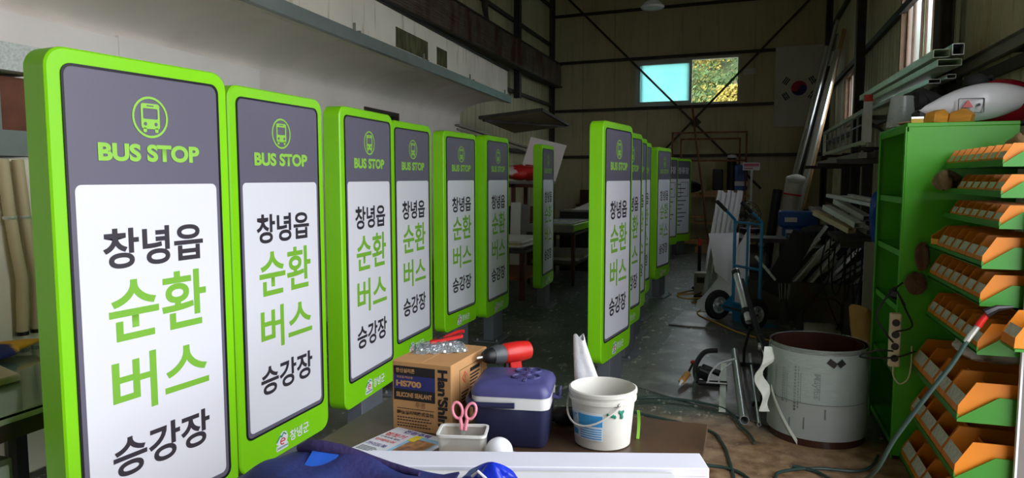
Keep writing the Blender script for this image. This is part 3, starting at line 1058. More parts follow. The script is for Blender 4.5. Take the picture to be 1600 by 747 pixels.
def rag(name, label, cat, c, d, m, seed, folds=3):
    rd_ = random.Random(seed)
    ph = [rd_.uniform(0, 6) for _ in range(6)]
    def fn(u, v):
        a = 2 * PI * u
        t_ = PI * (.06 + .90 * v)
        rr = 1 + .22 * math.sin(folds * a + ph[0] + 3 * v) + .12 * math.sin(5 * a + ph[1] + 6 * v)
        return (c[0] + d[0] * rr * math.sin(t_) * math.cos(a), c[1] + d[1] * rr * math.sin(t_) * math.sin(a), c[2] - d[2] * math.cos(t_) * (1 + .1 * math.sin(3 * a + ph[2])))
    return tag(MB().sheet(fn, 22, 12, .003).build(name, m, smooth=True), label, cat)


rag('paper_packet', 'crumpled kraft paper packet stuffed behind the top row of bins', 'packet', (1.28, 4.12, 1.74), (.045, .20, .075), mat('kraft_paper', (170, 140, 100), rough=.9, var=.1, bump=.3, bscale=30), 1)
rag('burlap_bag', 'grey-brown burlap bag lying at the cabinet end of the second bin row', 'bag', (1.00, 4.27, 1.588), (.055, .06, .05), RAG, 2)
rag('work_glove', 'brown cloth glove stuffed beside the fourth bin row', 'glove', (.925, 4.37, 1.17), (.035, .02, .075), RAGD, 3)
rag('work_glove', 'dark brown cloth glove drooping beside the fifth bin row', 'glove', (.90, 4.37, 1.02), (.045, .02, .06), RAGD, 4)
CLEARP = mat('clear_plastic_film', (226, 226, 220), rough=.25, var=.05, alpha=.35, bump=.6, bscale=30)
rag('plastic_bag', 'crinkled clear plastic bag lying over the seventh bin row', 'bag', (1.10, 3.80, .80), (.13, .14, .06), CLEARP, 5, 4)
ah = thing('air_hose', 'dark green air hose with red nozzle draped over the bin rack', 'hose', (.905, 3.36, .955))
HOSE = mat('dark_green_hose', (40, 62, 58), rough=.45, var=.08)
MB().tube(smooth_path([(-.0, 0, -.01), (-.06, -.01, -.13), (-.13, -.02, -.24), (-.20, -.02, -.36), (-.27, 0, -.50), (-.32, .06, -.66), (-.36, .25, -.80), (-.42, .5, -.915), (-.50, .68, -.942), (-.62, .72, -.942)]), .0095, 10).build('hose', HOSE, ah, smooth=True)
MB().tube([(-.015, 0, -.04), (.0, 0, -.01), (.025, .0, .03)], .013, 10, radii=[.011, .013, .012]).build('fitting', ALU, ah, smooth=True)
MB().tube([(.025, 0, .03), (.035, 0, .05), (.06, .0, .09)], .014, 10, radii=[.014, .014, .011]).build('nozzle_grip', DRED, ah, smooth=True)
MB().tube([(.05, 0, .085), (.09, .0, .11), (.15, .02, .115)], .014, 8, radii=[.02, .014, .006]).build('trigger_head', DARK, ah, smooth=True)
# grey board with pale edge against the rack, with one bin hooked on
GREYB = mat('grey_laminate', (112, 108, 106), rough=.6, var=.08)
bd = thing('grey_board', 'grey board with pale edging standing against the bin rack', 'board', (1.115, 3.405, 0))
MB().span(0, .5, 0, .018, 0, 1.47).build('sheet', GREYB, bd)
MB().span(-.008, 0, -.001, .019, 0, 1.47).build('edge_strip', WHITE, bd)
t = thing('parts_bin', 'orange parts bin hooked on the grey board beside the rack', 'bin', (1.02, 3.30, .93), 0, 'orange parts bins on the green rack')
for nm, me in zip(('bin_shell', 'card_window', 'divider'), bin_mesh(.15, .13, .26)):
    link(nm, me, t)
MB().span(.0, .3, -.085, .085, -.012, -.002).span(.1, .3, .075, .1, -.012, .05).build('hook_tray', RKG, t)

# ------------------------------------------------------------------ things on top of the cabinet
ZT = CZ + .02
FAIR = mat('white_gloss_shell', (222, 222, 228), rough=.22, var=.03)
MAROON = mat('maroon_gloss_shell', (150, 24, 40), rough=.22, var=.06)
fa = thing('scooter_fairing', 'white scooter fairing with red triangle badge on top of the green cabinet', 'fairing', (1.17, 4.72, ZT))
def fair(u, v):
    a = R(-65 + 150 * v)
    x = -.24 + .48 * u
    w = .108 * (math.sin(PI * (.03 + .83 * u)) ** .8)
    return (x + .05 * v, -.08 - w * math.cos(a) * 1.1, .10 + w * math.sin(a) * 1.0 + .03 * u)
MB().sheet(fair, 22, 14, .006).build('shell', FAIR, fa, smooth=True)
MB().ring(rrect(-.075, .05, .055, .135, .006, 2), rrect(-.072, .047, .058, .132, .005, 2), -.212, -.205).build('hatch_line', DARK, fa)
MB().prism([(-.055, .085), (-.005, .085), (-.03, .125)], -.222, -.205).build('badge', DRED, fa)
MB().lathe([(.008, 0), (.008, .01)], 10, (.022, -.21, .098), Matrix.Rotation(R(90), 3, 'X')).build('keyhole', DARK, fa)
MB().box((-.13, -.02, .05), (.25, .14, .09)).build('inner_bracket', DARK, fa, bevel=.02)
mf = thing('maroon_fairing', 'maroon scooter body panel behind the white fairing on the cabinet', 'fairing', (1.42, 4.86, ZT))
def maro(u, v):
    a = R(-70 + 170 * v)
    x = -.17 + .34 * u
    w = .16 * (math.sin(PI * (.15 + .7 * u)) ** .7) * (1 - .25 * u)
    return (x, -w * math.cos(a) * .7, .13 + w * math.sin(a))
MB().sheet(maro, 16, 12, .006).build('shell', MAROON, mf, smooth=True)
MB().span(-.1, .1, -.05, .12, 0, .06).build('inner_bracket', DARK, mf, bevel=.01)
bc = thing('rubber_plug', 'black round rubber plug on the white scooter fairing', 'cap', (1.22, 4.70, ZT + .222))
MB().lathe([(.06, 0), (.065, .02), (.055, .05), (.03, .065), (.012, .068)], 16).build('cap', RUBBER, bc, smooth=True)
MB().tube([(.04, 0, .03), (.08, .01, .05), (.09, .02, .03)], .012, 8).build('spout', RUBBER, bc, smooth=True)
WOODO = mat('orange_brown_wood', (196, 136, 48), rough=.55, var=.15, scale=8, stretch=(1, 6, 6))
for i, (x, y, rz, rx, lab) in enumerate(((.985, 4.47, 35, 20, 'orange-brown wooden block tilted under the scooter fairing nose'),
                                         (1.10, 4.46, -30, -22, 'orange-brown wooden block with split edge under the red badge'))):
    tag(MB().prism([(-.055, 0), (.05, 0), (.06, .045), (.02, .075), (-.045, .055)], -.035, .035).build('wood_block', WOODO, loc=(x, y, ZT), rz=R(rz), bevel=.004), lab, 'block')
pk = thing('saw_blade', 'pale pink round blade lying flat on the green cabinet', 'blade', (.95, 4.66, ZT + .012))
MB().lathe([(.12, 0), (.125, .004), (.12, .008), (.02, .008)], 32).build('disc', mat('pale_pink_metal', (214, 150, 130), rough=.4, var=.06), pk)
MB().lathe([(.02, 0), (.02, .014)], 14, (0, 0, -.002)).build('hub', ALU, pk)
vs = thing('face_shield', 'grey transparent visor shield standing on the cabinet top', 'visor', (.90, 4.92, ZT))
MB().sheet(lambda u, v: (.10 * math.sin(R(-60 + 120 * u)) * (1 - .25 * v), .06 - .08 * math.cos(R(-60 + 120 * u)), .01 + .19 * v), 14, 8, .003).build('visor', mat('smoky_plastic', (150, 156, 150), rough=.25, var=.1, alpha=.55), vs, smooth=True)
MB().span(-.05, .05, -.03, .05, 0, .012).build('rim', DARK, vs)
rag('jumper_leads', 'tangle of black rubber leads on the cabinet behind the pink blade', 'cable', (1.0, 4.98, ZT + .13), (.12, .08, .11), RUBBER, 8, 5)
tg = thing('small_carton', 'small silver and yellow packet at the cabinet top edge', 'packet', (.885, 4.45, ZT))
MB().span(-.03, .03, -.015, .015, 0, .025).build('packet', mat('mustard_card', (196, 160, 40), var=.1), tg)
MB().span(-.03, .03, -.016, .016, .025, .035).build('foil_edge', ALU, tg)

# ------------------------------------------------------------------ stock carried on the right wall
def channel(mb, p, q, w, h, t=.004):
    """hollow rectangular aluminium profile from p to q (runs mostly along y)"""
    p, q = Vector(p), Vector(q)
    d = (q - p).normalized()
    a = d.cross(Vector((0, 0, 1))).normalized()
    b = a.cross(d)
    for (ou, ov, sw, sh) in ((0, h / 2, w, t), (0, -h / 2, w, t), (w / 2, 0, t, h), (-w / 2, 0, t, h)):
        off = a * ou + b * ov
        mb.bar(p + off, q + off, sw, sh)
    return mb


PALEG = mat('pale_green_profile', (212, 224, 200), rough=.3, metal=.1, var=.06, scale=10)
stock = [((1.31, 5.90, 2.495), (1.33, 9.6, 2.565), .10, .055), ((1.40, 5.84, 2.51), (1.42, 9.5, 2.57), .07, .075), ((1.36, 5.88, 2.425), (1.38, 9.4, 2.495), .15, .045),
         ((1.36, 6.30, 2.345), (1.38, 9.3, 2.40), .08, .03), ((1.45, 6.20, 2.365), (1.46, 9.2, 2.42), .06, .03)]
labs = ['pale aluminium box profile, upper outer one of the wall bundle', 'square aluminium profile, upper inner one of the wall bundle', 'wide flat aluminium profile at the bottom of the wall bundle',
        'thin silver profile hanging under the wall bundle', 'thin silver channel tucked under the bundle beside the wall']
for (p, q, w, h), lb in zip(stock, labs):
    tag(channel(MB(), p, q, w, h).build('aluminium_profile', PALEG if w > .09 else ALU), lb, 'profile', 'profiles stored on the right wall')
for y in (6.6, 8.9):
    b_ = thing('wall_bracket', 'dark steel bracket arm under the wall profiles %s' % ('beside the cabinet' if y < 7 else 'below the tall window'), 'bracket', (1.69, y, 2.25))
    MB().span(-.46, -.02, -.02, .02, -.03 + (.03 if y > 7 else 0), .0 + (.05 if y > 7 else 0.0)).build('arm', STEEL, b_)
    MB().bar((-.02, 0, -.3), (-.4, 0, -.02), .03).build('stay', STEEL, b_)
sb = thing('wall_channel', 'long grey steel channel fixed along the right wall above the cabinet', 'channel', (1.62, 3.2, 2.46))
GREYS = mat('grey_galvanised_channel', (150, 146, 132), rough=.5, metal=.3, var=.1)
MB().span(-.01, .0, 0, 4.4, -.05, .05).span(-.05, 0, 0, 4.4, .045, .05).span(-.05, 0, 0, 4.4, -.05, -.045).build('web', GREYS, sb)
for y in (.6, 2.2, 3.9):
    MB().span(0, .08, y, y + .05, -.05, .03).build('cleat', STEEL, sb)
# lattice frames leaning on a rack of arms
fr_ = thing('lattice_frame', 'pale aluminium lattice frame with square mesh resting on the wall arms', 'frame', (1.19, 8.5, 1.98))
def lrect(mb, y0, y1, z0, z1, w, x):
    mb.bar((x, y0, z0), (x, y1, z0), w).bar((x, y0, z1), (x, y1, z1), w).bar((x, y0, z0), (x, y0, z1), w).bar((x, y1, z0), (x, y1, z1), w)
    return mb
lrect(MB(), 0, 4.1, .0, .34, .045, 0).build('outer_frame', PALEG, fr_)
for k in range(1, 8):
    MB().bar((.0, k * .51, .022), (.0, k * .51, .318), .018).build('mesh_bar', GALV, fr_)
MB().bar((0, .025, .20), (0, 4.075, .20), .015).build('mesh_bar', GALV, fr_)
MB().span(-.02, .06, -.085, -.03, .0, .5).build('end_post', WHITE, fr_)
MB().span(-.021, .061, -.086, -.029, .43, .5).build('red_tip', DRED, fr_)
for y in (.6, 3.5):
    MB().span(-.04, .40, y, y + .06, -.064, -.024).build('carrying_arm', STEEL, fr_)
for i, (x, z, y0, y1) in enumerate(((1.16, 1.87, 8.3, 13.0), (1.27, 1.87, 8.0, 12.6), (1.38, 1.87, 7.8, 12.8))):
    tag(MB().span(x - .04, x + .04, y0, y1, z - .06, z).build('steel_beam', mat('brown_primer_steel', (74, 62, 54), rough=.6, metal=.2, var=.15) if i else GREYS),
        ['long grey channel on the arms below the lattice frame', 'brown steel beam on the arms below the lattice frame', 'brown steel beam against the wall below the lattice frame'][i], 'beam', 'beams below the lattice frame')
rkp = thing('cantilever_rack', 'dark steel cantilever rack standing against the right wall', 'rack', (1.53, 10.5, 0))
for y in (-2.2, 0, 2.2):
    MB().span(-.06, .06, y - .05, y + .05, 0, 2.0).build('upright', STEEL, rkp)
    for z in (1.08, 1.80):
        MB().span(-.62, -.06, y - .03, y + .03, z - .05, z).build('arm', STEEL, rkp)
for i in range(6):
    x = 1.0 + .075 * i
    tag(channel(MB(), (x, 8.6 + .15 * (i % 3), 1.11 + .02 * (i % 2)), (x, 12.4 - .3 * (i % 2), 1.11 + .02 * (i % 2)), .06, .05).build('stored_length', [ALU, GREYS, STEEL, ALUP, STEEL, GREYS][i]),
        ['silver length on the lower rack arms nearest the aisle', 'second grey length on the lower rack arms', 'dark steel length on the lower rack arms beside the grey one', 'white length in the middle of the lower rack arms',
         'dark steel length on the lower rack arms next to the wall side', 'grey length on the lower rack arms against the uprights'][i], 'length', 'lengths stored on the lower rack arms')
# bundle of long sections leaning into the back right corner
bund = [(ALU, .035), (GREYS, .05), (ALUP, .04), (STEEL, .045)]
rd = random.Random(11)
for i in range(18):
    m_, r_ = bund[i % 4]
    bx, by = .50 + .020 * (i % 7), 13.45 + .10 * ((i * 5) % 18) / 1.6
    ht = rd.uniform(3.2, 4.6)
    ln = ht / 4.8
    tx, ty = bx + 1.06 * ln, by + 1.0 * ln
    tag(channel(MB(), (bx, by, .03), (tx, ty, ht), r_, r_ * .8).build('leaning_section', m_), ('taller ' if ht > 3.9 else 'shorter ') + ['silver aluminium', 'grey steel', 'white painted', 'dark steel'][i % 4] + ' section leaning in the bundle in the back corner', 'section', 'long sections leaning in the back corner')
tag(channel(MB(), (.66, 13.2, .03), (1.50, 14.2, 3.9), .09, .05).build('leaning_section', mat('bright_aluminium', (232, 230, 222), rough=.25, metal=.6, var=.03)), 'bright wide aluminium section leaning in front of the corner bundle', 'section', 'long sections leaning in the back corner')
tag(channel(MB(), (.76, 13.4, .03), (1.62, 14.4, 4.3), .05, .05).build('leaning_section', mat('tan_wood_section', (176, 140, 92), rough=.7, var=.15)), 'tan wooden batten leaning in front of the corner bundle', 'batten', 'long sections leaning in the back corner')

# ------------------------------------------------------------------ flag panel and lamp
fp = thing('flag_panel', 'white panel with the South Korean flag mounted on the back wall', 'flag', (-4.85, 18.0, 0), R(-4.5))
FLW = mat('flag_white_board', (206, 206, 200), rough=.6, var=.03)
MB().span(5.43, 6.45, -.12, -.095, 2.76, 4.56).build('board', FLW, fp)
fcx, fcz, fr0 = 5.95, 3.62, .165
RED = mat('flag_red', (176, 24, 44), rough=.6, var=.03)
BLUE = mat('flag_blue', (24, 36, 110), rough=.6, var=.03)
# the flag hangs turned on its side: taegeuk drawn as two comma shapes
N = 24
th0 = R(-4)
rt = lambda x, z: (fcx + x * math.cos(th0) - z * math.sin(th0), fcz + x * math.sin(th0) + z * math.cos(th0))
red = [rt(fr0 * math.cos(R(a)), fr0 * math.sin(R(a))) for a in [180.0 * i / N for i in range(N + 1)]]
red += [rt(-fr0 / 2 + fr0 / 2 * math.cos(R(a)), fr0 / 2 * math.sin(R(a))) for a in [180 + 180.0 * i / 12 for i in range(1, 12)]]
red += [rt(fr0 / 2 + fr0 / 2 * math.cos(R(a)), fr0 / 2 * math.sin(R(a))) for a in [180 - 180.0 * i / 12 for i in range(0, 12)]]
MB().prism([(fcx + fr0 * math.cos(2 * PI * i / 40), fcz + fr0 * math.sin(2 * PI * i / 40)) for i in range(40)], -.1215, -.12).build('taegeuk_blue', BLUE, fp)
MB().prism(red, -.1235, -.1216).build('taegeuk_red', RED, fp)
def trigram(cx, cz, ang, bars):
    mb = MB()
    ca, sa = math.cos(ang), math.sin(ang)
    for i, br in enumerate(bars):
        o = (i - 1) * .042
        for (a0, a1) in (((-.085, .085),) if br else ((-.085, -.008), (.008, .085))):
            pts = [(a0, o - .013), (a1, o - .013), (a1, o + .013), (a0, o + .013)]
            mb.prism([(cx + x * ca - z * sa, cz + x * sa + z * ca) for x, z in pts], -.122, -.12)
    mb.build('trigram', DARK, fp)
trigram(5.675, 3.79, R(57), (1, 1, 1))
trigram(6.225, 3.79, R(-57), (0, 1, 0))
trigram(5.675, 3.45, R(-57), (1, 0, 1))
trigram(6.225, 3.45, R(57), (0, 0, 0))
lp = thing('high_bay_lamp', 'white dome high bay lamp hanging from the roof', 'lamp', (-1.59, 12.4, 4.46))
MB().lathe([(.19, 0), (.20, .03), (.13, .10), (.09, .13)], 24, caps=False).build('reflector', WHITE, lp, smooth=True)
MB().lathe([(.17, .005), (.17, .012)], 24).build('diffuser', mat('lamp_diffuser', (240, 240, 236), rough=.5, var=0), lp)
MB().lathe([(.09, .13), (.085, .3), (.06, .34)], 16).build('housing', GREYB, lp, smooth=True)
MB().tube([(0, 0, .34), (0, 0, 2.13)], .01, 6).build('hanger', STEEL, lp)
# small white notice beside the window
tag(MB().span(4.72, 5.0, -.014, -.006, 4.0, 4.14).build('wall_notice', FLW, loc=(-4.85, 18, 0), rz=R(-4.5)), 'small white blank notice on the back wall beside the window', 'notice')
#==PART3==
# ------------------------------------------------------------------ blue hand truck
TB = mat('hand_truck_blue', (40, 122, 168), rough=.4, var=.1, scale=9)
ht = thing('hand_truck', 'blue steel hand truck with black pneumatic wheels standing upright', 'hand truck', (.03, 7.98, .016), R(-52))
for s in (-1, 1):
    MB().tube([(s * .22, 0, .10), (s * .22, 0, 1.12)], .017, 10).build('rail', TB, ht, smooth=True)
    MB().tube([(s * .22, 0, 1.12), (s * .215, -.09, 1.20), (s * .21, -.14, 1.235)], .016, 10).build('handle', TB, ht, smooth=True)
    MB().tube([(s * .21, -.13, 1.23), (s * .21, -.25, 1.33)], .021, 10).build('grip', RUBBER, ht, smooth=True)
    MB().prism([(-.16, .17), (.0, .30), (.0, .10), (-.1, .12)], -.006, .006, Matrix.Translation((s * .22, 0, 0)) @ Matrix.Rotation(R(90), 4, 'Z')).build('axle_bracket', TB, ht)
    Mx = Matrix.Rotation(R(90), 3, 'Y')
    MB().lathe([(.095, -.035), (.15, -.032), (.168, -.012), (.168, .012), (.15, .032), (.095, .035), (.095, -.035)], 28, (s * .31, -.13, .172), Mx, caps=False).build('tyre', RUBBER, ht, smooth=True)
    wr = MB().lathe([(.096, -.03), (.096, .03), (.085, .03), (.08, 0), (.085, -.03)], 24, (s * .31, -.13, .172), Mx, caps=False)
    wr.lathe([(.026, -.04), (.026, .04)], 14, (s * .31, -.13, .172), Mx)
    for k in range(5):
        a = 2 * PI * k / 5
        wr.bar((s * .31, -.13, .172), (s * .31, -.13 + .085 * math.cos(a), .172 + .085 * math.sin(a)), .040, .024, up=(1, 0, 0))
    wr.build('wheel_rim', ALU, ht)
MB().tube([(-.36, -.13, .172), (.36, -.13, .172)], .012, 10).build('axle', STEEL, ht)
for z in (1.10, .62, .2):
    MB().tube([(-.22, 0, z), (.22, 0, z)], .015, 10).build('cross_tube', TB, ht, smooth=True)
MB().tube([(0, 0, .2), (0, 0, 1.10)], .013, 10).build('centre_bar', TB, ht, smooth=True)
MB().span(-.22, .22, 0, .24, 0, .012).span(-.22, .22, -.006, .006, 0, .2).build('toe_plate', TB, ht)

# ------------------------------------------------------------------ white vinyl sheet, its stand and the profiles behind
VIN = mat('white_vinyl_sheet', (224, 222, 232), rough=.4, var=.02)
st = thing('sheet_stand', 'grey leaning metal trestle under the white vinyl sheet', 'trestle', (-.34, 9.15, 0))
MB().bar((-.14, 0, 0), (-.02, .1, .86), .05, .03).build('leg', GALV, st)
MB().bar((-.04, -.05, 0), (.04, .08, .84), .06, .03).build('leg', GALV, st)
MB().bar((.16, .0, 0), (.10, .1, .84), .05, .03).build('leg', GALV, st)
MB().bar((-.06, .1, .86), (.30, .12, .88), .04).build('top_bar', GALV, st)
def vin1(u, v):
    x = -.43 + .36 * u
    drop = .80 * (v ** 1.2) * (1 - .05 * u) - .30 * u * v * (1 - u)
    return (x + .10 * v * (1 - u), 9.10 - .30 * math.sin(v * 1.4) - .06 * math.sin(PI * u), .93 - .02 * (1 - u) - drop * (.55 + .45 * u))
def vin2(u, v):
    x = -.54 + .60 * u
    top = .07 + .95 * u ** 1.25
    return (x, 8.98 - .34 * v - .06 * math.sin(PI * u), top * (1 - v) + .012 + .03 * math.sin(PI * v) * u)
tag(MB().sheet(vin1, 18, 14, .003).build('vinyl_sheet', VIN, smooth=True), 'white vinyl sheet draped over the grey trestle', 'sheet')
tag(MB().sheet(vin2, 18, 10, .003).build('vinyl_sheet', VIN, smooth=True), 'white vinyl sheet curling up from the floor behind the truck wheel', 'sheet')
for i in range(5):
    tag(channel(MB(), (-.54 + .066 * i, 10.35 + .03 * (i % 2), .01), (-.34 + .066 * i, 10.55, 1.42 - .03 * (i % 2)), .05, .04).build('window_profile', WHITE),
        'white upright window profile leaning in the group behind the vinyl sheet', 'profile', 'white profiles leaning behind the vinyl sheet')

# ------------------------------------------------------------------ steel trough of offcuts
TRM = mat('rusty_green_steel', (74, 76, 62), rough=.7, metal=.2, var=.2, scale=5)
add_layer(TRM, (88, 54, 34), 4, .5, .65, amount=.7)
tr = thing('offcut_trough', 'rusty green steel trough filled with metal offcuts', 'trough', (.62, 8.75, 0))
MB().span(-.58, .58, -.32, -.30, 0, .44).build('wall_plate', TRM, tr)
MB().span(-.58, .58, .30, .32, 0, .44).build('wall_plate', TRM, tr)
MB().span(-.58, -.56, -.3, .3, 0, .44).build('wall_plate', TRM, tr)
MB().span(.56, .58, -.3, .3, 0, .44).build('wall_plate', TRM, tr)
MB().span(-.56, .56, -.3, .3, .0, .02).build('base', TRM, tr)
rd = random.Random(5)
omats = [ALU, ALUP, GALV, STEEL, GREYS, DARK]
onames = ['silver aluminium', 'white painted aluminium', 'galvanised', 'dark steel', 'grey steel', 'black plastic']
for i in range(30):
    k = i % 6
    by = -.26 + .0175 * i
    L_ = rd.uniform(.75, 1.35)
    lean = R(rd.uniform(34, 58))
    p = Vector((.10 + .62 * ((i * 7) % 30) / 30, 8.75 + by, .05))
    q = p + Vector((math.cos(lean) * L_, rd.uniform(-.03, .03), math.sin(lean) * L_))
    if q.x > 1.42:
        q = p + (q - p) * ((1.42 - p.x) / (q.x - p.x))
    w = rd.choice((.03, .04, .05, .07))
    mb = MB()
    if k in (0, 1, 4):
        channel(mb, p, q, w, w * .6)
    else:
        mb.bar(p, q, w, .012).bar(p + Vector((0, w / 2, .01)), q + Vector((0, w / 2, .01)), .008, w * .7)
    tag(mb.build('metal_offcut', omats[k]), '%s %s offcut strip sticking out of the rusty green trough' % ('short' if L_ < .95 else ('long' if L_ > 1.15 else 'medium'), onames[k]), 'offcut', 'offcuts in the green trough')
tag(MB().bar((.30, 8.42, .30), (.62, 8.42, .98), .012, .24, up=(.9, 0, -.4)).build('flat_black_sheet', DARK), 'black flat panel leaning among the trough offcuts', 'panel')
tag(channel(MB(), (.12, 8.40, .72), (.34, 8.38, .46), .05, .02).build('angle_piece', ALUP), 'white angle piece lying across the trough beside the truck', 'angle')
# wire brush can and grey cylinder on the floor by the trough
br = thing('wire_bundle', 'bundle of thin rods standing in a can by the trough', 'bundle', (.42, 8.12, 0))
MB().lathe([(.04, 0), (.045, .3)], 14).build('can', TRM, br)
for k in range(9):
    a = 2 * PI * k / 9
    MB().tube([(.02 * math.cos(a), .02 * math.sin(a), .02), (.06 * math.cos(a), .05 * math.sin(a), .46)], .004, 5).build('rod', GREYS, br)
mo = thing('motor', 'grey cylindrical electric motor lying on the floor behind the rolled sheet', 'motor', (.72, 7.35, 0))
MB().lathe([(.07, -.15), (.085, -.13), (.085, .10), (.07, .13), (.03, .13), (.03, .18)], 20, (0, 0, .11), Matrix.Rotation(R(90), 3, 'Y')).build('casing', GREYS, mo, smooth=True)
MB().span(-.1, .08, -.08, .08, 0, .03).build('foot', STEEL, mo)
MB().tube(smooth_path([(.13, 0, .11), (.2, .05, .3), (.12, .1, .42), (-.05, .12, .40), (-.2, .1, .28)]), .006, 6).build('cable', RUBBER, mo, smooth=True)
MB().span(.17, .2, -.02, .02, 0, .40).build('lever', DARK, mo)

# ------------------------------------------------------------------ hanging chains, cables and short profiles on the cantilever rack
def chain(loc, h, label):
    mb = MB()
    n = int(h / .032)
    for i in range(n):
        pts = []
        for k in range(9):
            a = 2 * PI * k / 8
            x, z = .013 * math.cos(a), .022 * math.sin(a)
            pts.append((x, 0, -i * .032 + z) if i % 2 else (0, x, -i * .032 + z))
        mb.tube(pts, .004, 4, cap=False)
    t = thing('steel_chain', label, 'chain', loc)
    mb.build('chain_links', STEEL, t)
    MB().tube([(0, 0, .02), (.0, 0, .07), (.03, 0, .09), (.05, 0, .06)], .007, 6).build('hook', STEEL, t)
chain((1.02, 8.22, 1.02), .98, 'steel chain hanging from the rack arm beside the cabinet')
chain((1.12, 8.24, 1.02), .80, 'shorter steel chain hanging next to the long chain')
for i, pts in enumerate(([(1.02, 8.05, 1.25), (1.0, 8.0, .8), (.95, 8.0, .45), (.9, 8.02, .40), (.88, 8.05, .6), (.93, 8.1, 1.1)],
                         [(1.2, 7.6, 1.3), (1.15, 7.5, .9), (1.05, 7.4, .6), (1.0, 7.4, .25), (1.06, 7.4, .02)],
                         [(.90, 8.3, 1.2), (.86, 8.2, .75), (.84, 8.1, .5), (.62, 8.0, .2), (.6, 7.9, .02)],
                         [(1.08, 7.78, 1.07), (1.085, 7.87, 1.07), (1.10, 7.9, .9), (1.06, 7.9, .5), (1.10, 7.9, .16), (1.14, 7.92, .5), (1.13, 7.88, 1.06), (1.13, 7.78, 1.07)],
                         [(.95, 7.78, 1.07), (.96, 7.87, 1.06), (.98, 7.92, .8), (1.0, 7.9, .34), (1.04, 7.92, .7), (1.02, 7.87, 1.06), (1.02, 7.78, 1.07)],
                         [(.86, 7.9, 1.12), (.80, 7.8, 1.0), (.74, 7.75, .7), (.80, 7.7, .4), (.92, 7.7, .10)])):
    tag(MB().tube(smooth_path(pts), .008, 6).build('hanging_cable', RUBBER, smooth=True), ['black cable looped below the rack arms', 'black cable hanging down beside the cabinet to the floor', 'thin black cable trailing from the rack to the floor', 'long narrow black cable loop nearest the cabinet', 'black cable loop hanging between the chains and the short profiles', 'black cable bowing out from the corner of the rack board'][i], 'cable', 'cables hanging off the rack')
for i, (x, y, z, dx) in enumerate(((.98, 7.1, 1.17, .22), (1.06, 7.15, 1.23, .2), (.94, 7.2, 1.11, .26), (1.1, 7.2, 1.10, .2))):
    tag(channel(MB(), (x - dx, y + .55, z + .14), (x, y, z), .075, .045).build('short_profile', [ALUP, ALU, CREAM, GREYS][i]),
        ['white short box profile poking out of the rack pile', 'silver short profile on top of the rack pile', 'cream short profile at the side of the rack pile', 'grey short profile at the bottom of the rack pile'][i], 'profile', 'short profiles piled on the rack arm')
tag(MB().span(.80, 1.55, 7.0, 7.85, 1.02, 1.06).build('rack_board', mat('dark_board', (50, 46, 42), rough=.8, var=.2)), 'dark board carrying the short profiles on the rack', 'board')
for z in ((1.04),):
    sp_ = thing('rack_trestle', 'dark steel trestle carrying the board beside the cabinet', 'trestle', (1.2, 7.6, 0))
    MB().span(.28, .34, -.5, -.44, 0, 1.02).build('leg', STEEL, sp_)
    MB().span(.28, .34, .15, .21, 0, 1.02).build('leg', STEEL, sp_)
    MB().span(-.36, .34, .15, .21, .96, 1.02).build('bearer', STEEL, sp_)
    MB().span(-.36, .34, -.5, -.44, .96, 1.02).build('bearer', STEEL, sp_)
BLV = mat('blue_plastic_wrap', (24, 76, 168), rough=.3, var=.15, bump=.4, bscale=30)
lad = thing('ladder_section', 'silver ribbed ladder section lying on the pile by the cabinet', 'ladder', (.98, 7.0, 1.33))
MB().bar((-.22, .5, .1), (.14, -.3, .02), .05, .03).build('stile', ALU, lad)
MB().bar((-.02, .58, .1), (.34, -.22, .02), .05, .03).build('stile', ALU, lad)
for k in range(5):
    f_ = .1 + .2 * k
    a_ = Vector((-.22, .5, .1)).lerp(Vector((.14, -.3, .02)), f_)
    MB().bar(a_, a_ + Vector((.2, .08, 0)), .03, .02).build('rung', ALUP, lad)
rag('blue_wrap', 'crumpled blue plastic wrap hanging beside the green cabinet', 'wrap', (1.08, 6.75, 1.25), (.07, .10, .22), BLV, 21, 3)
tag(MB().span(.93, 1.1, 6.35, 6.38, .0, 1.08).build('grey_plate', GREYS), 'grey upright plate standing just past the green cabinet', 'plate')
wbn = thing('junk_bench', 'dark steel workbench in the shade below the cantilever rack', 'bench', (1.0, 10.35, 0))
MB().span(-.4, .45, -1.2, 1.2, .70, .76).build('top', STEEL, wbn)
for (x, y) in ((-.36, -1.15), (-.36, 1.15), (.40, -1.15), (.40, 1.15)):
    MB().span(x - .03, x + .03, y - .03, y + .03, 0, .70).build('leg', STEEL, wbn)
rag('black_tarp', 'heap of black tarpaulin on the dark workbench', 'tarpaulin', (1.0, 10.2, .87), (.24, .6, .10), mat('black_cloth', (34, 34, 36), rough=.9, var=.2, bump=.5), 22, 4)
bg_ = thing('grey_machine', 'dark grey machine box standing below the workbench', 'machine', (1.05, 9.9, 0))
MB().span(-.35, .3, -.4, .4, .05, .6).build('casing', STEEL, bg_, bevel=.02)
MB().lathe([(.12, 0), (.12, .03), (.03, .05)], 18, (-.36, -.1, .35), Matrix.Rotation(R(-90), 3, 'Y')).build('pulley', GREYS, bg_)
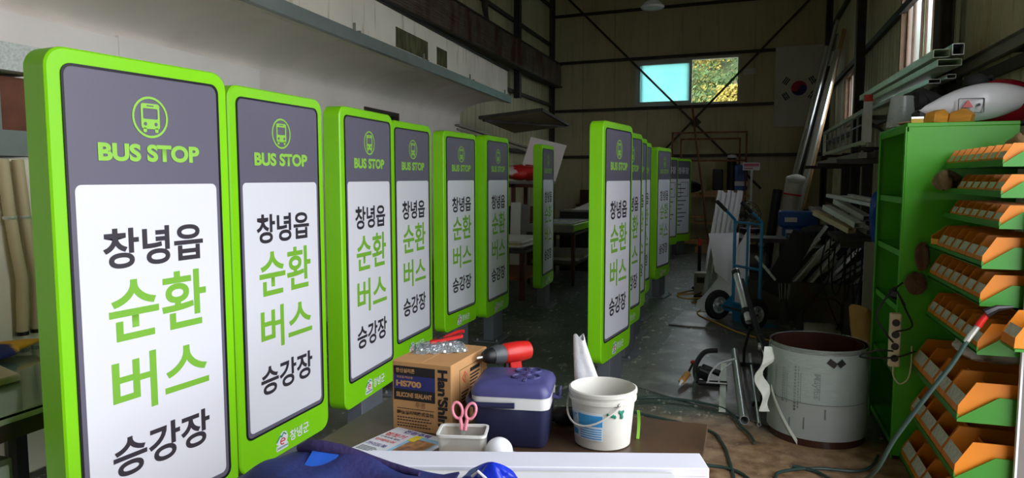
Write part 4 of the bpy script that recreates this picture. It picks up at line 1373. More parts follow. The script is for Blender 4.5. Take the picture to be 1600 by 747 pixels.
# sack of wood chips and white tub behind the rolled sheet
SACK = mat('yellow_brown_sack', (176, 132, 72), rough=.85, var=.12, scale=7, bump=.5, bscale=14)
sk = thing('waste_sack', 'open tan sack standing behind the rolled sheet', 'sack', (.90, 5.75, 0))
mb = MB()
loops = []
for (z, rx, ry, dx) in ((0, .11, .12, .02), (.08, .13, .14, .02), (.3, .11, .13, .0), (.45, .105, .12, -.02), (.60, .09, .10, -.05), (.62, .08, .09, -.05), (.5, .085, .09, -.04)):
    loops.append([(dx + rx * math.cos(2 * PI * k / 18) * (1 + .08 * math.sin(3 * k + z * 20)), ry * math.sin(2 * PI * k / 18) * (1 + .08 * math.sin(4 * k + z * 13)), z + (.05 * math.cos(2 * PI * k / 18 * 1 + 2.4) if z > .4 else 0)) for k in range(18)])
mb.loft(loops).build('bag', SACK, sk, smooth=True)
tb_ = thing('white_tub', 'small white plastic tub on the floor beside the tan sack', 'tub', (.83, 5.42, 0))
MB().lathe([(.08, 0), (.09, .02), (.1, .22), (.105, .22), (.105, .25), (.09, .25), (.085, .03)], 20).build('tub', WHITE, tb_, smooth=True)

# ------------------------------------------------------------------ rolled sheet wrapped in film
rs = thing('rolled_sheet', 'upright roll of brown sheet with grey printed protective film', 'roll', (.455, 4.72, .0))
FILM = mat('grey_protective_film', (152, 158, 156), rough=.38, var=.05, scale=5)
BRS = mat('brown_acrylic', (62, 36, 30), rough=.2, var=.1)
def rollwall(r0, r1, z0, z1, n=48):
    return MB().lathe([(r1, z0), (r1, z1), (r0, z1), (r0, z0), (r1, z0)], n, caps=False)
rollwall(.276, .283, 0, .585).build('brown_sheet', BRS, rs, smooth=True)
rollwall(.256, .262, 0, .58).build('brown_sheet', BRS, rs, smooth=True)
rollwall(.2835, .290, .045, .56).build('film_layer', FILM, rs, smooth=True)
PRINT = mat('grey_print', (92, 98, 100), rough=.5, var=.05)
for k, (a, z0, z1, w) in enumerate(((-2.62, .30, .52, .006), (-2.58, .30, .50, .004), (-2.38, .28, .52, .008), (-2.33, .30, .52, .005), (-2.28, .28, .5, .004), (-2.1, .24, .55, .009), (-2.03, .26, .55, .005), (-1.98, .3, .5, .004), (-1.62, .33, .5, .007), (-1.5, .2, .27, .007), (-2.2, .1, .18, .005), (-1.9, .12, .2, .006))):
    mb = MB()
    n_ = 14
    for i in range(n_):
        zz = (z0 + (z1 - z0) * i / n_) * .9
        for aa in (a, a + w * 1.2):
            p = Vector((.2905 * math.cos(aa), .2905 * math.sin(aa), zz))
            mb.box(p, (.001, w, (z1 - z0) / n_ * .62), rz=aa)
    mb.build('print_column', PRINT, rs)
MB().lathe([(.2905, .26), (.291, .262), (.2905, .264)], 48, caps=False).build('seam', PRINT, rs)
tx = text_data('printed_name', 'Mayfbs', PRINT, (0, .15, 0, .045), 0, .02)
for v in tx.vertices:     # wrapped round the roll, reading downwards
    a = -1.76 + v.co.z / .2908
    v.co = (.2910 * math.cos(a), .2910 * math.sin(a), .45 - v.co.x)
link('printed_name', tx, rs)
STR = mat('stretch_film', (206, 224, 220), rough=.2, var=.2, scale=20, alpha=.3, bump=.8, bscale=18, stretch=(1, 1, 8))
MB().lathe([(.2922, .27), (.294, .33), (.2922, .40), (.2942, .47), (.2925, .54), (.285, .59)], 48, caps=False).build('stretch_wrap', STR, rs, smooth=True)
TAPE = mat('white_film_tail', (218, 222, 214), rough=.5, var=.06, bump=.4, bscale=20)
def tail(u, v):
    a = -2.80 + .05 * math.sin(8 * v)
    x, y = .298 * math.cos(a), .298 * math.sin(a)
    return (x - .035 * math.sin(3 * v) - .012 + .018 * math.sin(11 * v) + (.034 + .016 * math.sin(13 * v)) * (u - .5) * 1.6, y - .03 * v + .01 * math.sin(17 * v + 3 * u), .55 - .40 * v)
MB().sheet(tail, 4, 18, .003).build('film_tail', TAPE, rs, smooth=True)
MB().sheet(lambda u, v: (.296 * math.cos(-2.75 + .75 * v), .296 * math.sin(-2.75 + .75 * v), .30 - .28 * v + .03 * (u - .5)), 3, 14, .002).build('film_tail', TAPE, rs, smooth=True)
MB().box((.05, -.292, .52), (.05, .003, .035), rot=(0, .6, 0)).build('dark_sticker', DARK, rs)
MB().box((.10, -.28, .52), (.04, .003, .035), rot=(0, -.7, .3)).build('dark_sticker', DARK, rs)

# ------------------------------------------------------------------ folding stand, tubes and tools on the steel plates
fs_ = thing('folding_stand', 'black folding work stand with silver tube leaning over the floor', 'stand', (.08, 5.9, .007))
MB().pipe((-.15, .45, .80), (-.03, .02, .44), .028, .004).build('silver_tube', ALU, fs_, smooth=True)
MB().pipe((-.148, .44, .79), (-.14, .41, .765), .034, .006).build('collar', DARK, fs_, smooth=True)
MB().pipe((-.06, .12, .52), (-.05, .085, .49), .036, .008).build('collar', DARK, fs_, smooth=True)
MB().bar((-.10, .40, .72), (.05, -.15, .36), .04, .055).bar((.05, -.15, .36), (.22, -.62, .02), .045, .06).build('main_leg', DARK, fs_, bevel=.006)
MB().tube([(-.02, .0, .40), (-.06, .25, .15), (-.06, .3, .02)], .012, 8).build('rear_leg', DARK, fs_, smooth=True)
MB().box((-.01, .31, .015), (.16, .04, .03)).build('rear_foot', RUBBER, fs_)
MB().tube([(.07, -.25, .28), (.09, -.45, .15), (.06, -.75, .02)], .013, 8).build('front_leg', DARK, fs_, smooth=True)
MB().box((.06, -.76, .012), (.12, .04, .024)).build('front_foot', RUBBER, fs_)
MB().pipe((.07, -.22, .30), (.2, -.72, .05), .016, .003).build('inner_tube', ALU, fs_, smooth=True)
MB().lathe([(.03, -.03), (.03, .03)], 12, (.07, -.22, .30), Matrix.Rotation(R(90), 3, 'Y')).build('joint', ALU, fs_)
tag(MB().pipe((-.06, 6.60, .038), (.03, 4.70, .038), .030, .003).build('silver_tube', ALU, smooth=True), 'thick polished silver tube lying on the steel plate', 'tube')
tag(MB().pipe((.07, 6.60, .021), (.12, 4.70, .021), .013, .002).build('silver_rod', ALU, smooth=True), 'thin silver tube lying beside the thick one', 'tube')
tag(MB().bar((-.14, 6.2, .015), (-.115, 4.92, .015), .045, .016).build('white_strip', ALUP), 'flat white strip lying on the plate beside the silver tube', 'strip')
fr = thing('bicycle_rack_part', 'black moulded bracket with white curved rails on the steel plate', 'bracket', (-.18, 5.58, .007))
MB().tube(smooth_path([(-.14, -.05, .02), (-.16, .02, .12), (-.10, .1, .22), (0, .12, .24)]), .02, 8).build('curved_arm', DARK, fr, smooth=True)
MB().tube([(-.13, -.05, .02), (-.05, -.05, .02), (.08, -.03, .02)], .022, 8).build('base_bar', DARK, fr, smooth=True)
MB().tube([(-.15, .06, .03), (-.1, .12, .10), (.02, .14, .05)], .025, 8).build('inner_arm', DARK, fr, smooth=True)
MB().box((-.1, .0, .08), (.10, .06, .08), rot=(.3, .4, .2)).build('clamp_block', DARK, fr, bevel=.01)
MB().tube(smooth_path([(-.06, -.06, .03), (-.04, -.04, .10), (.02, -.02, .17), (.10, 0, .20), (.14, .02, .21)]), .007, 8).build('white_rail', WHITE, fr, smooth=True)
MB().tube(smooth_path([(.02, -.06, .03), (.03, -.04, .09), (.06, -.02, .14), (.11, 0, .18)]), .006, 8).build('white_rail', WHITE, fr, smooth=True)
MB().tube([(-.07, -.07, .03), (.08, -.06, .03)], .006, 8).build('white_rail', WHITE, fr, smooth=True)
cg = thing('caulking_gun', 'caulking gun with tan cartridge and red cap on the steel plate', 'caulking gun', (-.40, 5.55, .007))
MB().tube([(-.0, .08, .05), (-.03, -.10, .04)], .025, 12).build('cartridge', mat('tan_cartridge', (190, 140, 72), var=.06), cg, smooth=True)
MB().tube([(-.03, -.10, .04), (-.04, -.18, .03)], .01, 8, radii=[.014, .005]).build('nozzle', WHITE, cg, smooth=True)
MB().tube([(0, .08, .05), (.03, .24, .10), (.06, .18, .02)], .01, 8).build('frame', STEEL, cg)
MB().blob((.03, .245, .105), (.022, .022, .018)).build('red_cap', DRED, cg, smooth=True)
MB().tube([(.06, .12, .10), (.07, -.1, .06), (.075, -.3, .02)], .008, 8).build('push_rod', mat('green_rod', (40, 70, 58), rough=.5, var=.1), cg)
# green hoses on the floor
def hose(pts, label, r=.0085, m=None, z=.012):
    P = [Vector((p[0], p[1], z)) for p in pts]
    out = []
    for i in range(len(P) - 1):
        p0, p1, p2, p3 = P[max(i - 1, 0)], P[i], P[i + 1], P[min(i + 2, len(P) - 1)]
        for k in range(6):
            t = k / 6
            out.append(.5 * ((2 * p1) + (p2 - p0) * t + (2 * p0 - 5 * p1 + 4 * p2 - p3) * t * t + (3 * p1 - p0 - 3 * p2 + p3) * t ** 3))
    out.append(P[-1])
    return tag(MB().tube(out, r, 8).build('floor_hose', m or HOSE, smooth=True), label, 'hose')
hose([(-.75, 4.95), (-.6, 5.06), (-.36, 5.07), (-.14, 4.99), (-.04, 4.84), (.0, 4.66), (.06, 4.5), (.09, 4.36)], 'green hose curving over the steel plate past the bucket', z=.020)
hose([(-.7, 4.72), (-.21, 4.53), (-.10, 4.33), (-.05, 4.06), (-.02, 3.7), (-.1, 3.2)], 'green hose running along the table end on brown concrete')
hose([(-.9, 3.98), (-.24, 3.95), (-.05, 3.94), (.06, 3.82), (.16, 3.5)], 'green hose coming out straight from under the table')
hose([(.16, 3.6), (.19, 3.89), (.21, 3.97), (.31, 4.05), (.44, 4.10), (.61, 4.12), (.70, 4.22), (.76, 4.40)], 'green hose bending round in front of the rolled sheet')
YCAB = mat('yellow_cable_rubber', (196, 150, 50), rough=.6, var=.1)
hose([(-.86, 9.9), (-.6, 10.3), (-.42, 9.8), (-.7, 9.5), (-.85, 9.75), (-.55, 9.95), (-.4, 9.4), (-.62, 9.2)], 'yellow cable coiled on the floor beside the fifth aisle sign', .009, YCAB)
hose([(-.42, 8.9), (-.5, 8.4), (-.25, 7.9), (.0, 7.45), (.3, 7.2), (.6, 7.1)], 'yellow cable crossing the plates under the hand truck', .008, YCAB, .024)
hose([(-.45, 10.9), (-.7, 10.4), (-.55, 10.0), (-.62, 9.6), (-.42, 9.75)], 'black cable curling on the floor near the yellow coil', .008, RUBBER, .03)

# ------------------------------------------------------------------ far end: shelving, drill press, fan, sign stand
RUSTP = mat('rust_brown_angle_iron', (126, 78, 52), rough=.7, var=.2, scale=12)
WOODP = mat('pale_plank', (186, 146, 104), rough=.75, var=.15, scale=6, stretch=(1, 8, 8))
bs = thing('storage_shelving', 'rusty angle iron shelving with wooden shelves at the back wall', 'shelving', (-.82, 16.35, 0))
for x in (-.78, -.62, .66, .80):
    MB().span(x - .02, x + .02, -.02 + (.4 if abs(x) < .7 else 0), .02 + (.4 if abs(x) < .7 else 0), 0, 2.62 if abs(x) > .7 else 2.5).build('upright', RUSTP, bs)
MB().span(-.8, .82, -.02, .02, 2.58, 2.62).build('top_rail', RUSTP, bs)
MB().span(-.64, .68, .38, .42, 2.46, 2.50).build('top_rail', RUSTP, bs)
for z in (1.98, 1.22, .62, .16):
    if z > 1.9:
        MB().span(-.8, .82, -.02, .02, z - .02, z + .02).build('rail', RUSTP, bs)
    else:
        MB().span(-.85, .95, -.05, .45, z - .04, z).build('shelf_board', WOODP, bs)
for i, (x, z, w, h, dy) in enumerate(((-.45, 1.22, .7, .05, 0), (.25, 1.22, .85, .06, 0), (.4, 1.28, .8, .04, .03), (-.55, .62, .55, .07, 0), (-.3, .69, .5, .06, .02), (-.4, .16, .9, .06, 0))):
    tag(MB().span(x - .82 - w / 2, x - .82 + w / 2, 16.385 + dy, 16.69 + dy, z + .001, z + h).build('plank', WOODP),
        ['short pale plank on the middle shelf under the black bag', 'long pale plank on the middle shelf', 'upper pale plank on the middle shelf', 'thick pale plank on the lower shelf', 'pale plank lying on the thick one on the lower shelf', 'wide pale plank on the bottom shelf'][i], 'plank', 'planks on the storage shelving')
rag('black_bag', 'black fabric bag on the planks of the storage shelving', 'bag', (-1.25, 16.42, 1.40), (.26, .16, .13), MATS['black_cloth'], 31, 4)
bx1 = tag(MB().span(-.72, -.5, 16.45, 16.65, 1.325, 1.80).build('black_case', DARK, bevel=.02), 'black upright case on the storage shelving', 'case')
bx2 = thing('blue_folder', 'blue plastic folder box on the storage shelving', 'box', (-.1, 16.58, 1.325))
MB().span(-.15, .12, -.1, .1, 0, .56).build('box', BLV, bx2, bevel=.01)
MB().span(-.15, .12, -.102, -.1, .1, .2).build('label', WHITE, bx2)
sp2 = thing('black_tube_case', 'tall black cylinder with white lid on the storage shelving', 'cylinder', (-.32, 16.58, 1.325))
MB().lathe([(.10, 0), (.10, .72)], 18).build('tube', DARK, sp2, smooth=True)
MB().lathe([(.102, .72), (.09, .78), (.03, .79)], 18).build('lid', WHITE, sp2, smooth=True)
tag(MB().tube([(-1.16, 15.95, 3.15), (-.73, 16.0, .02)], .022, 8).build('rusty_pipe', RUSTP, smooth=True), 'rusty pipe leaning against the shelving up to the bracing', 'pipe')
tag(MB().span(-1.0, -.35, 15.5, 16.1, .001, .14).build('timber_pallet', WOODP), 'low timber platform on the floor in front of the shelving', 'platform')
# pedestal fan and sign on a stand
fa_ = thing('pedestal_fan', 'black pedestal fan standing near the storage shelving', 'fan', (-.02, 14.7, 0), R(8))
MB().lathe([(.26, 0), (.26, .03), (.03, .05)], 24).build('base', DARK, fa_)
MB().tube([(0, 0, .05), (0, 0, .85)], .02, 8).build('pole', STEEL, fa_)
MB().lathe([(.08, -.12), (.09, -.05), (.05, .0)], 16, (0, 0.02, .85), Matrix.Rotation(R(90), 3, 'X')).build('motor', DARK, fa_)
gd = MB()
for r_ in (.10, .18, .26, .30):
    gd.tube([(r_ * math.cos(2 * PI * k / 28), -.08 - .05 * (.3 - r_), .85 + r_ * math.sin(2 * PI * k / 28)) for k in range(29)], .005, 5, cap=False)
for k in range(16):
    a = 2 * PI * k / 16
    gd.tube([(.04 * math.cos(a), -.1, .85 + .04 * math.sin(a)), (.30 * math.cos(a), -.08, .85 + .30 * math.sin(a))], .003, 4)
gd.build('guard', STEEL, fa_)
for k in range(3):
    a = 2 * PI * k / 3
    MB().loft([[(.04 * math.cos(a - .5), -.05, .85 + .04 * math.sin(a - .5)), (.24 * math.cos(a - .35), -.04, .85 + .24 * math.sin(a - .35)), (.24 * math.cos(a + .35), -.07, .85 + .24 * math.sin(a + .35)), (.04 * math.cos(a + .5), -.06, .85 + .04 * math.sin(a + .5))],
               [(.04 * math.cos(a - .5), -.046, .85 + .04 * math.sin(a - .5)), (.24 * math.cos(a - .35), -.036, .85 + .24 * math.sin(a - .35)), (.24 * math.cos(a + .35), -.066, .85 + .24 * math.sin(a + .35)), (.04 * math.cos(a + .5), -.056, .85 + .04 * math.sin(a + .5))]]).build('blade', GREYB, fa_)
ss = thing('sign_stand', 'white tripod stand carrying a small pink and white placard', 'stand', (.10, 15.7, 0))
MB().tube([(0, 0, .1), (0, 0, 1.76)], .022, 8).build('pole', WHITE, ss)
for k in range(3):
    a = 2 * PI * k / 3 + .4
    MB().tube([(0, 0, .5), (.35 * math.cos(a), .35 * math.sin(a), .01)], .012, 6).build('leg', WHITE, ss)
MB().span(-.18, .16, -.02, .0, 1.76, 1.92).build('placard', WHITE, ss)
PINK = mat('pink_print', (206, 96, 130), rough=.5, var=.05)
MB().span(-.16, .14, -.022, -.02, 1.84, 1.90).span(-.16, .02, -.022, -.02, 1.785, 1.81).build('pink_lettering', PINK, ss)
MB().tube([(0, 0, 1.15), (-.32, -.1, .86)], .012, 6).build('arm', WHITE, ss)
# drill press
DP = mat('machine_blue', (26, 92, 176), rough=.4, var=.06)
dp = thing('drill_press', 'blue drill press standing beyond the offcut trough', 'drill press', (.72, 12.0, 0))
MB().span(-.25, .25, -.2, .25, 0, .08).build('base', STEEL, dp)
MB().tube([(0, .12, .08), (0, .12, .95)], .05, 14).build('column', GALV, dp)
MB().span(-.22, .34, -.28, .2, .84, 1.08).build('belt_housing', DP, dp, bevel=.03, seg=2)
MB().span(-.16, .14, -.26, .05, .50, .84).build('head', DP, dp, bevel=.02)
MB().span(-.12, -.0, -.263, -.26, .68, .80).span(-.14, .04, -.283, -.28, .92, .99).build('label_plate', WHITE, dp)
MB().tube([(-.02, -.14, .5), (-.02, -.14, .40)], .025, 10).build('chuck', ALU, dp)
MB().span(-.2, .2, -.2, .1, .26, .30).build('table', STEEL, dp)
MB().bar((.16, -.05, .66), (.36, -.12, .78), .02).build('feed_handle', STEEL, dp)
gp_ = tag(channel(MB(), (1.12, 11.6, .01), (1.12, 11.72, 1.12), .07, .05).build('upright_profile', PALEG), 'pale upright profile standing in front of the drill press', 'profile')
wr_ = thing('wrapped_roll', 'white plastic wrapped roll leaning near the drill press', 'roll', (.66, 13.0, 0))
MB().tube([(-.1, 0, .02), (.05, .05, .9), (.12, .08, 1.5)], .14, 14, radii=[.12, .14, .15]).build('roll', mat('dull_white_wrap', (196, 194, 186), rough=.5, var=.1, bump=.5, bscale=12), wr_, smooth=True)
MB().blob((.14, .09, 1.56), (.18, .14, .10), jit=.1).build('wrap_top', MATS['dull_white_wrap'], wr_, smooth=True)
MB().lathe([(.155, 0), (.155, .03)], 16, (.09, .07, 1.30), Matrix.Rotation(R(8), 3, 'Y')).build('red_tape', DRED, wr_)
tag(MB().tube([(.36, 13.05, .02), (.52, 13.1, 1.4)], .08, 12).build('black_roll', DARK, smooth=True), 'black roll leaning beside the white wrapped roll', 'roll')
bx3 = thing('stool', 'dark round stool beside the drill press', 'stool', (.1, 12.6, 0))
MB().lathe([(.18, .68), (.19, .71), (.18, .75)], 20).build('seat', DARK, bx3, smooth=True)
for k in range(4):
    a = PI / 4 + k * PI / 2
    MB().tube([(.12 * math.cos(a), .12 * math.sin(a), .68), (.2 * math.cos(a), .2 * math.sin(a), 0)], .013, 6).build('leg', STEEL, bx3)
wkb = thing('work_bench', 'cluttered dark workbench behind the blue hand truck', 'bench', (.03, 11.2, 0))
MB().span(-.4, .55, -.3, .3, .66, .72).build('top', STEEL, wkb)
for x, y in ((-.36, -.26), (.5, -.26), (-.36, .26), (.5, .26)):
    MB().span(x - .025, x + .025, y - .025, y + .025, 0, .66).build('leg', STEEL, wkb)
MB().span(-.38, .53, -.26, .26, .2, .22).build('lower_shelf', STEEL, wkb)
cmp_ = thing('air_compressor', 'dark grey compressor tank on the bench shelf behind the hand truck', 'compressor', (.1, 11.2, .22))
MB().lathe([(.05, -.25), (.13, -.2), (.13, .2), (.05, .25)], 18, (0, 0, .15), Matrix.Rotation(R(90), 3, 'Y')).build('tank', GREYB, cmp_, smooth=True)
MB().span(-.08, .08, -.07, .07, .26, .38).build('pump', DARK, cmp_, bevel=.01)
gb = thing('grease_gun', 'slim dark pump with red cap standing beside the white profiles', 'pump', (-.62, 10.6, 0))
MB().lathe([(.045, 0), (.045, .1), (.025, .12), (.025, .62)], 14).build('barrel', DARK, gb, smooth=True)
MB().lathe([(.028, .62), (.03, .68), (.012, .72)], 12).build('red_cap', DRED, gb, smooth=True)
pb = thing('power_box', 'pale grey electrical box on the floor behind the vinyl trestle', 'box', (-.56, 10.05, 0))
MB().span(-.09, .09, -.1, .1, 0, .30).build('casing', GREYS, pb, bevel=.01)
MB().span(-.05, .05, -.102, -.1, .16, .24).build('panel', DARK, pb)

# ------------------------------------------------------------------ left middle: shelving, trolley and the sign lying on it
lr = thing('sheet_rack', 'dark red steel rack of boards by the inner building end', 'rack', (-3.74, 11.75, 0))
MAR = mat('dark_red_steel', (78, 34, 30), rough=.6, var=.15)
for x in (-.5, 0, .5):
    for y in (-.35, .35):
        MB().span(x - .03, x + .03, y - .03, y + .03, 0, 1.5).build('upright', MAR, lr)
for y in (-.35, .35):
    MB().span(-.53, .53, y - .03, y + .03, 1.44, 1.5).build('top_rail', MAR, lr)
MB().span(-.55, .55, -.4, .4, 1.5, 1.54).build('top_board', GREYB, lr)
for i in range(6):
    tag(MB().box((-4.12 + .15 * i, 11.22 + .02 * i, .60), (.12 if i != 3 else .17, .02, 1.18 - .06 * (i % 3)), rot=(R(-7), 0, R(5))).build('leaning_board', [MAR, ALUP, DARK, FLW, GREYB, MAR][i]),
        ['dark red board leaning at the rack, outermost', 'pale narrow board leaning at the rack', 'black board leaning at the rack', 'white wide board leaning at the rack', 'grey board leaning at the rack', 'dark red narrow board leaning at the rack'][i], 'board', 'boards leaning at the red rack')
rag('red_sack', 'red and white printed plastic sack on the board rack', 'sack', (-3.66, 11.7, 1.69), (.40, .26, .13), mat('red_plastic_sack', (196, 38, 34), rough=.4, var=.0, col2=(214, 200, 196), scale=2.6, contrast=(.62, .66), bump=.4, bscale=10), 41, 4)
tag(MB().box((-3.40, 12.03, 1.93), (.66, .03, .66), rot=(R(-12), R(14), 0)).build('tilted_board', BOARD), 'pale board propped up behind the red sack', 'board')
aw = thing('folded_awning', 'slanting metal awning frame hung at the inner building end', 'awning', (-3.85, 12.5, 2.62))
MB().box((.0, 0, 0), (1.1, 1.9, .03), rot=(R(-4), R(-6), 0)).build('panel', mat('beige_panel_underside', (150, 140, 112), rough=.7, var=.1), aw)
MB().bar((-.55, -.95, .02), (.55, -.95, .12), .05).build('end_rail', STEEL, aw)
MB().bar((-.55, .95, -.1), (.55, .95, .0), .05).build('end_rail', STEEL, aw)
MB().bar((.55, -.95, .12), (.55, .95, .0), .05).build('side_rail', STEEL, aw)
MB().bar((-.55, -.95, .02), (-.55, .95, -.1), .05).build('side_rail', STEEL, aw)
MB().bar((-.5, -.9, -.03), (.5, .9, -.03), .04).build('diagonal_rail', STEEL, aw)
tag(MB().bar((-4.3, 10.3, 2.42), (-3.65, 13.3, 2.05), .10, .03).bar((-4.3, 10.3, 2.36), (-3.65, 13.3, 1.99), .03, .03).build('slanting_duct', GREYS), 'slanting grey duct strip below the folded awning', 'duct')
PLY = mat('pale_plywood', (196, 172, 128), rough=.7, var=.1)
stk = thing('sheet_table', 'low work table carrying stacked sheets behind the sixth sign', 'table', (-3.15, 9.3, 0))
MB().span(-.75, .45, -.6, .75, .62, .66).build('top', STEEL, stk)
for x, y in ((-.7, -.55), (.4, -.55), (-.7, .7), (.4, .7)):
    MB().span(x - .03, x + .03, y - .03, y + .03, 0, .62).build('leg', MAR, stk)
MB().span(-.72, .42, -.58, .72, .26, .30).build('lower_shelf', RUSTP, stk)
for i, (m_, dx, a) in enumerate(((GREYB, 0, 2), (FLW, .05, -3), (PLY, -.04, 4), (FLW, .02, 1))):
    tag(MB().box((-3.3 + dx, 9.35, .665 + .012 + .026 * i), (1.0, 1.1, .024), rz=R(a)).build('stacked_sheet', m_),
        ['grey sheet at the bottom of the stack on the work table', 'white sheet below the plywood on the work table', 'plywood sheet near the top of the table stack', 'white sheet on top of the table stack'][i], 'sheet', 'sheets stacked on the work table')
tro = thing('trolley', 'dark steel trolley on castors under the lying green sign', 'trolley', (-2.72, 10.85, 0))
for x, y in ((-.35, -.75), (.33, -.75), (-.35, .75), (.33, .75)):
    MB().span(x - .025, x + .025, y - .025, y + .025, .12, .76).build('leg', MAR, tro)
    cs_ = MB().span(x - .02, x + .02, y - .02, y + .02, .07, .12).build('castor_fork', STEEL, tro)
    MB().lathe([(.035, -.012), (.042, -.008), (.042, .008), (.035, .012)], 14, (x, y, .043), Matrix.Rotation(R(90), 3, 'Y')).build('castor_wheel', RUBBER, tro)
MB().span(-.38, .36, -.78, .78, .76, .80).build('deck', STEEL, tro)
MB().span(-.36, .34, -.76, .76, .30, .33).build('lower_deck', STEEL, tro)
for i, z in enumerate((.331, .372, .413)):
    tag(MB().box((-2.70 + .03 * i, 10.8, z + .02), (.66, 1.3 - .1 * i, .038), rz=R(3 * i - 2)).build('spare_sheet', [GREYB, ALUP, GREYS][i]), ['grey panel lowest on the trolley shelf', 'white panel in the trolley shelf stack', 'silver grey panel on top of the trolley shelf stack'][i], 'panel', 'panels on the trolley shelf')
ls = thing('lying_sign', 'bus stop sign lying face up on the trolley with its grey end showing', 'sign', (-2.72, 10.03, .862), rot=(R(-90), 0, 0))
sign_parts(ls, post=False, zoff=-SB)
ec = MB().span(-SW / 2 - .002, 0, -ST / 2 - .002, ST / 2 + .002, -.07, -.001).span(.08, SW / 2 + .002, -ST / 2 - .002, ST / 2 + .002, -.07, -.001)
ec.span(0, .08, -ST / 2 - .002, -.03, -.07, -.001).span(0, .08, .03, ST / 2 + .002, -.07, -.001).span(0, .08, -.03, .03, -.008, -.001)
ec.build('end_cap', GREYB, ls)
tag(MB().box((-2.55, 12.0, 1.10), (.62, .04, .16), rot=(0, R(-24), R(10))).build('white_offcut', FLW), 'white strip propped up behind the lying sign', 'strip')
cr = thing('storage_box', 'dark storage box standing behind the lying sign', 'box', (-2.75, 12.1, 0))
MB().span(-.3, .3, -.25, .25, 0, 1.02).build('body', DARK, cr, bevel=.01)
MB().span(-.31, .31, -.26, .26, 1.02, 1.05).build('lid', GREYB, cr, bevel=.005)
tag(MB().box((-2.22, 12.3, .58), (.22, .03, 1.1), rot=(R(-8), R(-10), 0)).build('brown_board', RUSTP), 'reddish brown board leaning beside the dark storage box', 'board')
hb = thing('back_shelf', 'long brown wooden shelf low along the back wall', 'shelf', (-2.9, 17.3, 0), R(-4.5))
MB().span(-1.1, 1.1, -.2, .2, .9, .95).build('shelf_board', mat('dark_timber', (78, 58, 44), rough=.8, var=.15), hb)
MB().span(-1.1, 1.1, .15, .2, .95, 1.3).build('back_board', MATS['dark_timber'], hb)
for x in (-1.0, 1.0):
    MB().span(x - .04, x + .04, -.18, .18, 0, .9).build('support', MATS['dark_timber'], hb)

# ------------------------------------------------------------------ far left: desk with glass top, cream unit, pipes
GL = mat('green_edge_glass', (206, 232, 224), rough=.03, trans=1.0, ior=1.3, var=0)
dk = thing('glass_desk', 'dark desk with a thick glass top beside the first sign', 'desk', (-3.08, 1.6, 0))
MB().span(-.53, .53, -.8, 1.05, .70, .73).build('top', mat('pale_desk_top', (214, 210, 198), rough=.5, var=.06), dk)
MB().span(-.54, .56, -.85, 1.08, .731, .741).build('glass_sheet', GL, dk)
MB().span(-.54, .54, -.81, 1.06, .64, .70).build('apron', mat('dark_wood_edge', (58, 44, 36), rough=.6, var=.1), dk)
for x, y in ((-.5, -.75), (.5, -.75), (-.5, 1.0), (.5, 1.0)):
    MB().span(x - .03, x + .03, y - .03, y + .03, 0, .64).build('leg', DARK, dk)
dr = thing('drawer_unit', 'white drawer pedestal under the glass-topped desk', 'drawers', (-2.78, 1.6, 0))
MB().span(-.2, .2, -.25, .25, .02, .56).build('body', GREYS, dr, bevel=.005)
for k in range(3):
    d_ = MB().span(.2, .212, -.23, .23, .05 + .17 * k, .20 + .17 * k).build('drawer', WHITE, dr, bevel=.004)
    MB().span(.212, .225, -.06, .06, .12 + .17 * k, .135 + .17 * k).build('pull', ALU, d_)
bxw = thing('calculator_box', 'pale grey device with small display on the glass desk', 'device', (-3.0, 2.05, .741))
MB().prism([(-.10, 0), (.10, 0), (.10, .03), (-.10, .08)], -.09, .09).build('casing', CREAM, bxw, bevel=.006)
MB().box((.0, 0, .058), (.08, .06, .004), rot=(0, R(14), 0)).build('display', DARK, bxw)
rag('yellow_blue_cloth', 'yellow and navy cloth bundle on the far side of the desk', 'cloth', (-3.36, 2.30, .785), (.13, .22, .035), mat('yellow_navy_cloth', (206, 150, 40), rough=.8, var=0, col2=(30, 40, 90), scale=3, contrast=(.48, .52)), 51, 3)
UNITC = mat('cream_unit_paint', (240, 231, 214), rough=.5, var=.03)
ac = thing('cream_unit', 'tall cream cabinet unit standing against the inner wall', 'cabinet', (-3.85, 2.75, 0))
MB().span(-.2, .2, -.75, .32, .0, 1.70).build('body', UNITC, ac, bevel=.01)
MB().span(.2, .206, -.7, -.22, .05, 1.65).build('door', UNITC, ac, bevel=.003)
MB().span(.2, .206, -.20, .30, .05, 1.65).build('door', UNITC, ac, bevel=.003)
MB().ring(rrect(-.60, -.28, 1.02, 1.2, .01, 2), rrect(-.59, -.29, 1.03, 1.19, .008, 2), 0, .002).build('label_frame', PRINT, ac).matrix_local = Matrix.Translation((.208, 0, 0)) @ Matrix.Rotation(R(90), 4, 'Z')
for i, y in enumerate((2.625, 2.705)):
    hp = thing('insulated_pipe', ['cream insulated pipe with metal clamp, on the left door of the unit', 'cream insulated pipe with metal clamp, on the right door of the unit'][i], 'pipe', (-3.60, y, .775), group='insulated pipes on the cream unit')
    MB().tube([(0, 0, .92), (0, .02, .65), (.01, .03, .5), (.02, .05, .3), (.01, .05, .12), (.0, .05, .0)], .028, 12).build('sleeve', mat('cream_sleeve', (206, 186, 150), rough=.5, var=.06), hp, smooth=True)
    MB().lathe([(.031, -.008), (.032, 0), (.031, .008)], 14, (0, .02, .62)).build('clamp', ALU, hp)
    MB().lathe([(.03, 0), (.03, .02)], 12, (0, .05, .0)).build('end_cap', DARK, hp)
bm = thing('wall_beam', 'speckled white beam end with grey box below on the inner wall', 'beam', (-4.0, 2.8, 0))
MB().span(-.15, .2, -.6, .24, 2.18, 2.33).build('beam', mat('speckled_white', (206, 208, 206), rough=.7, var=.15, scale=60), bm)
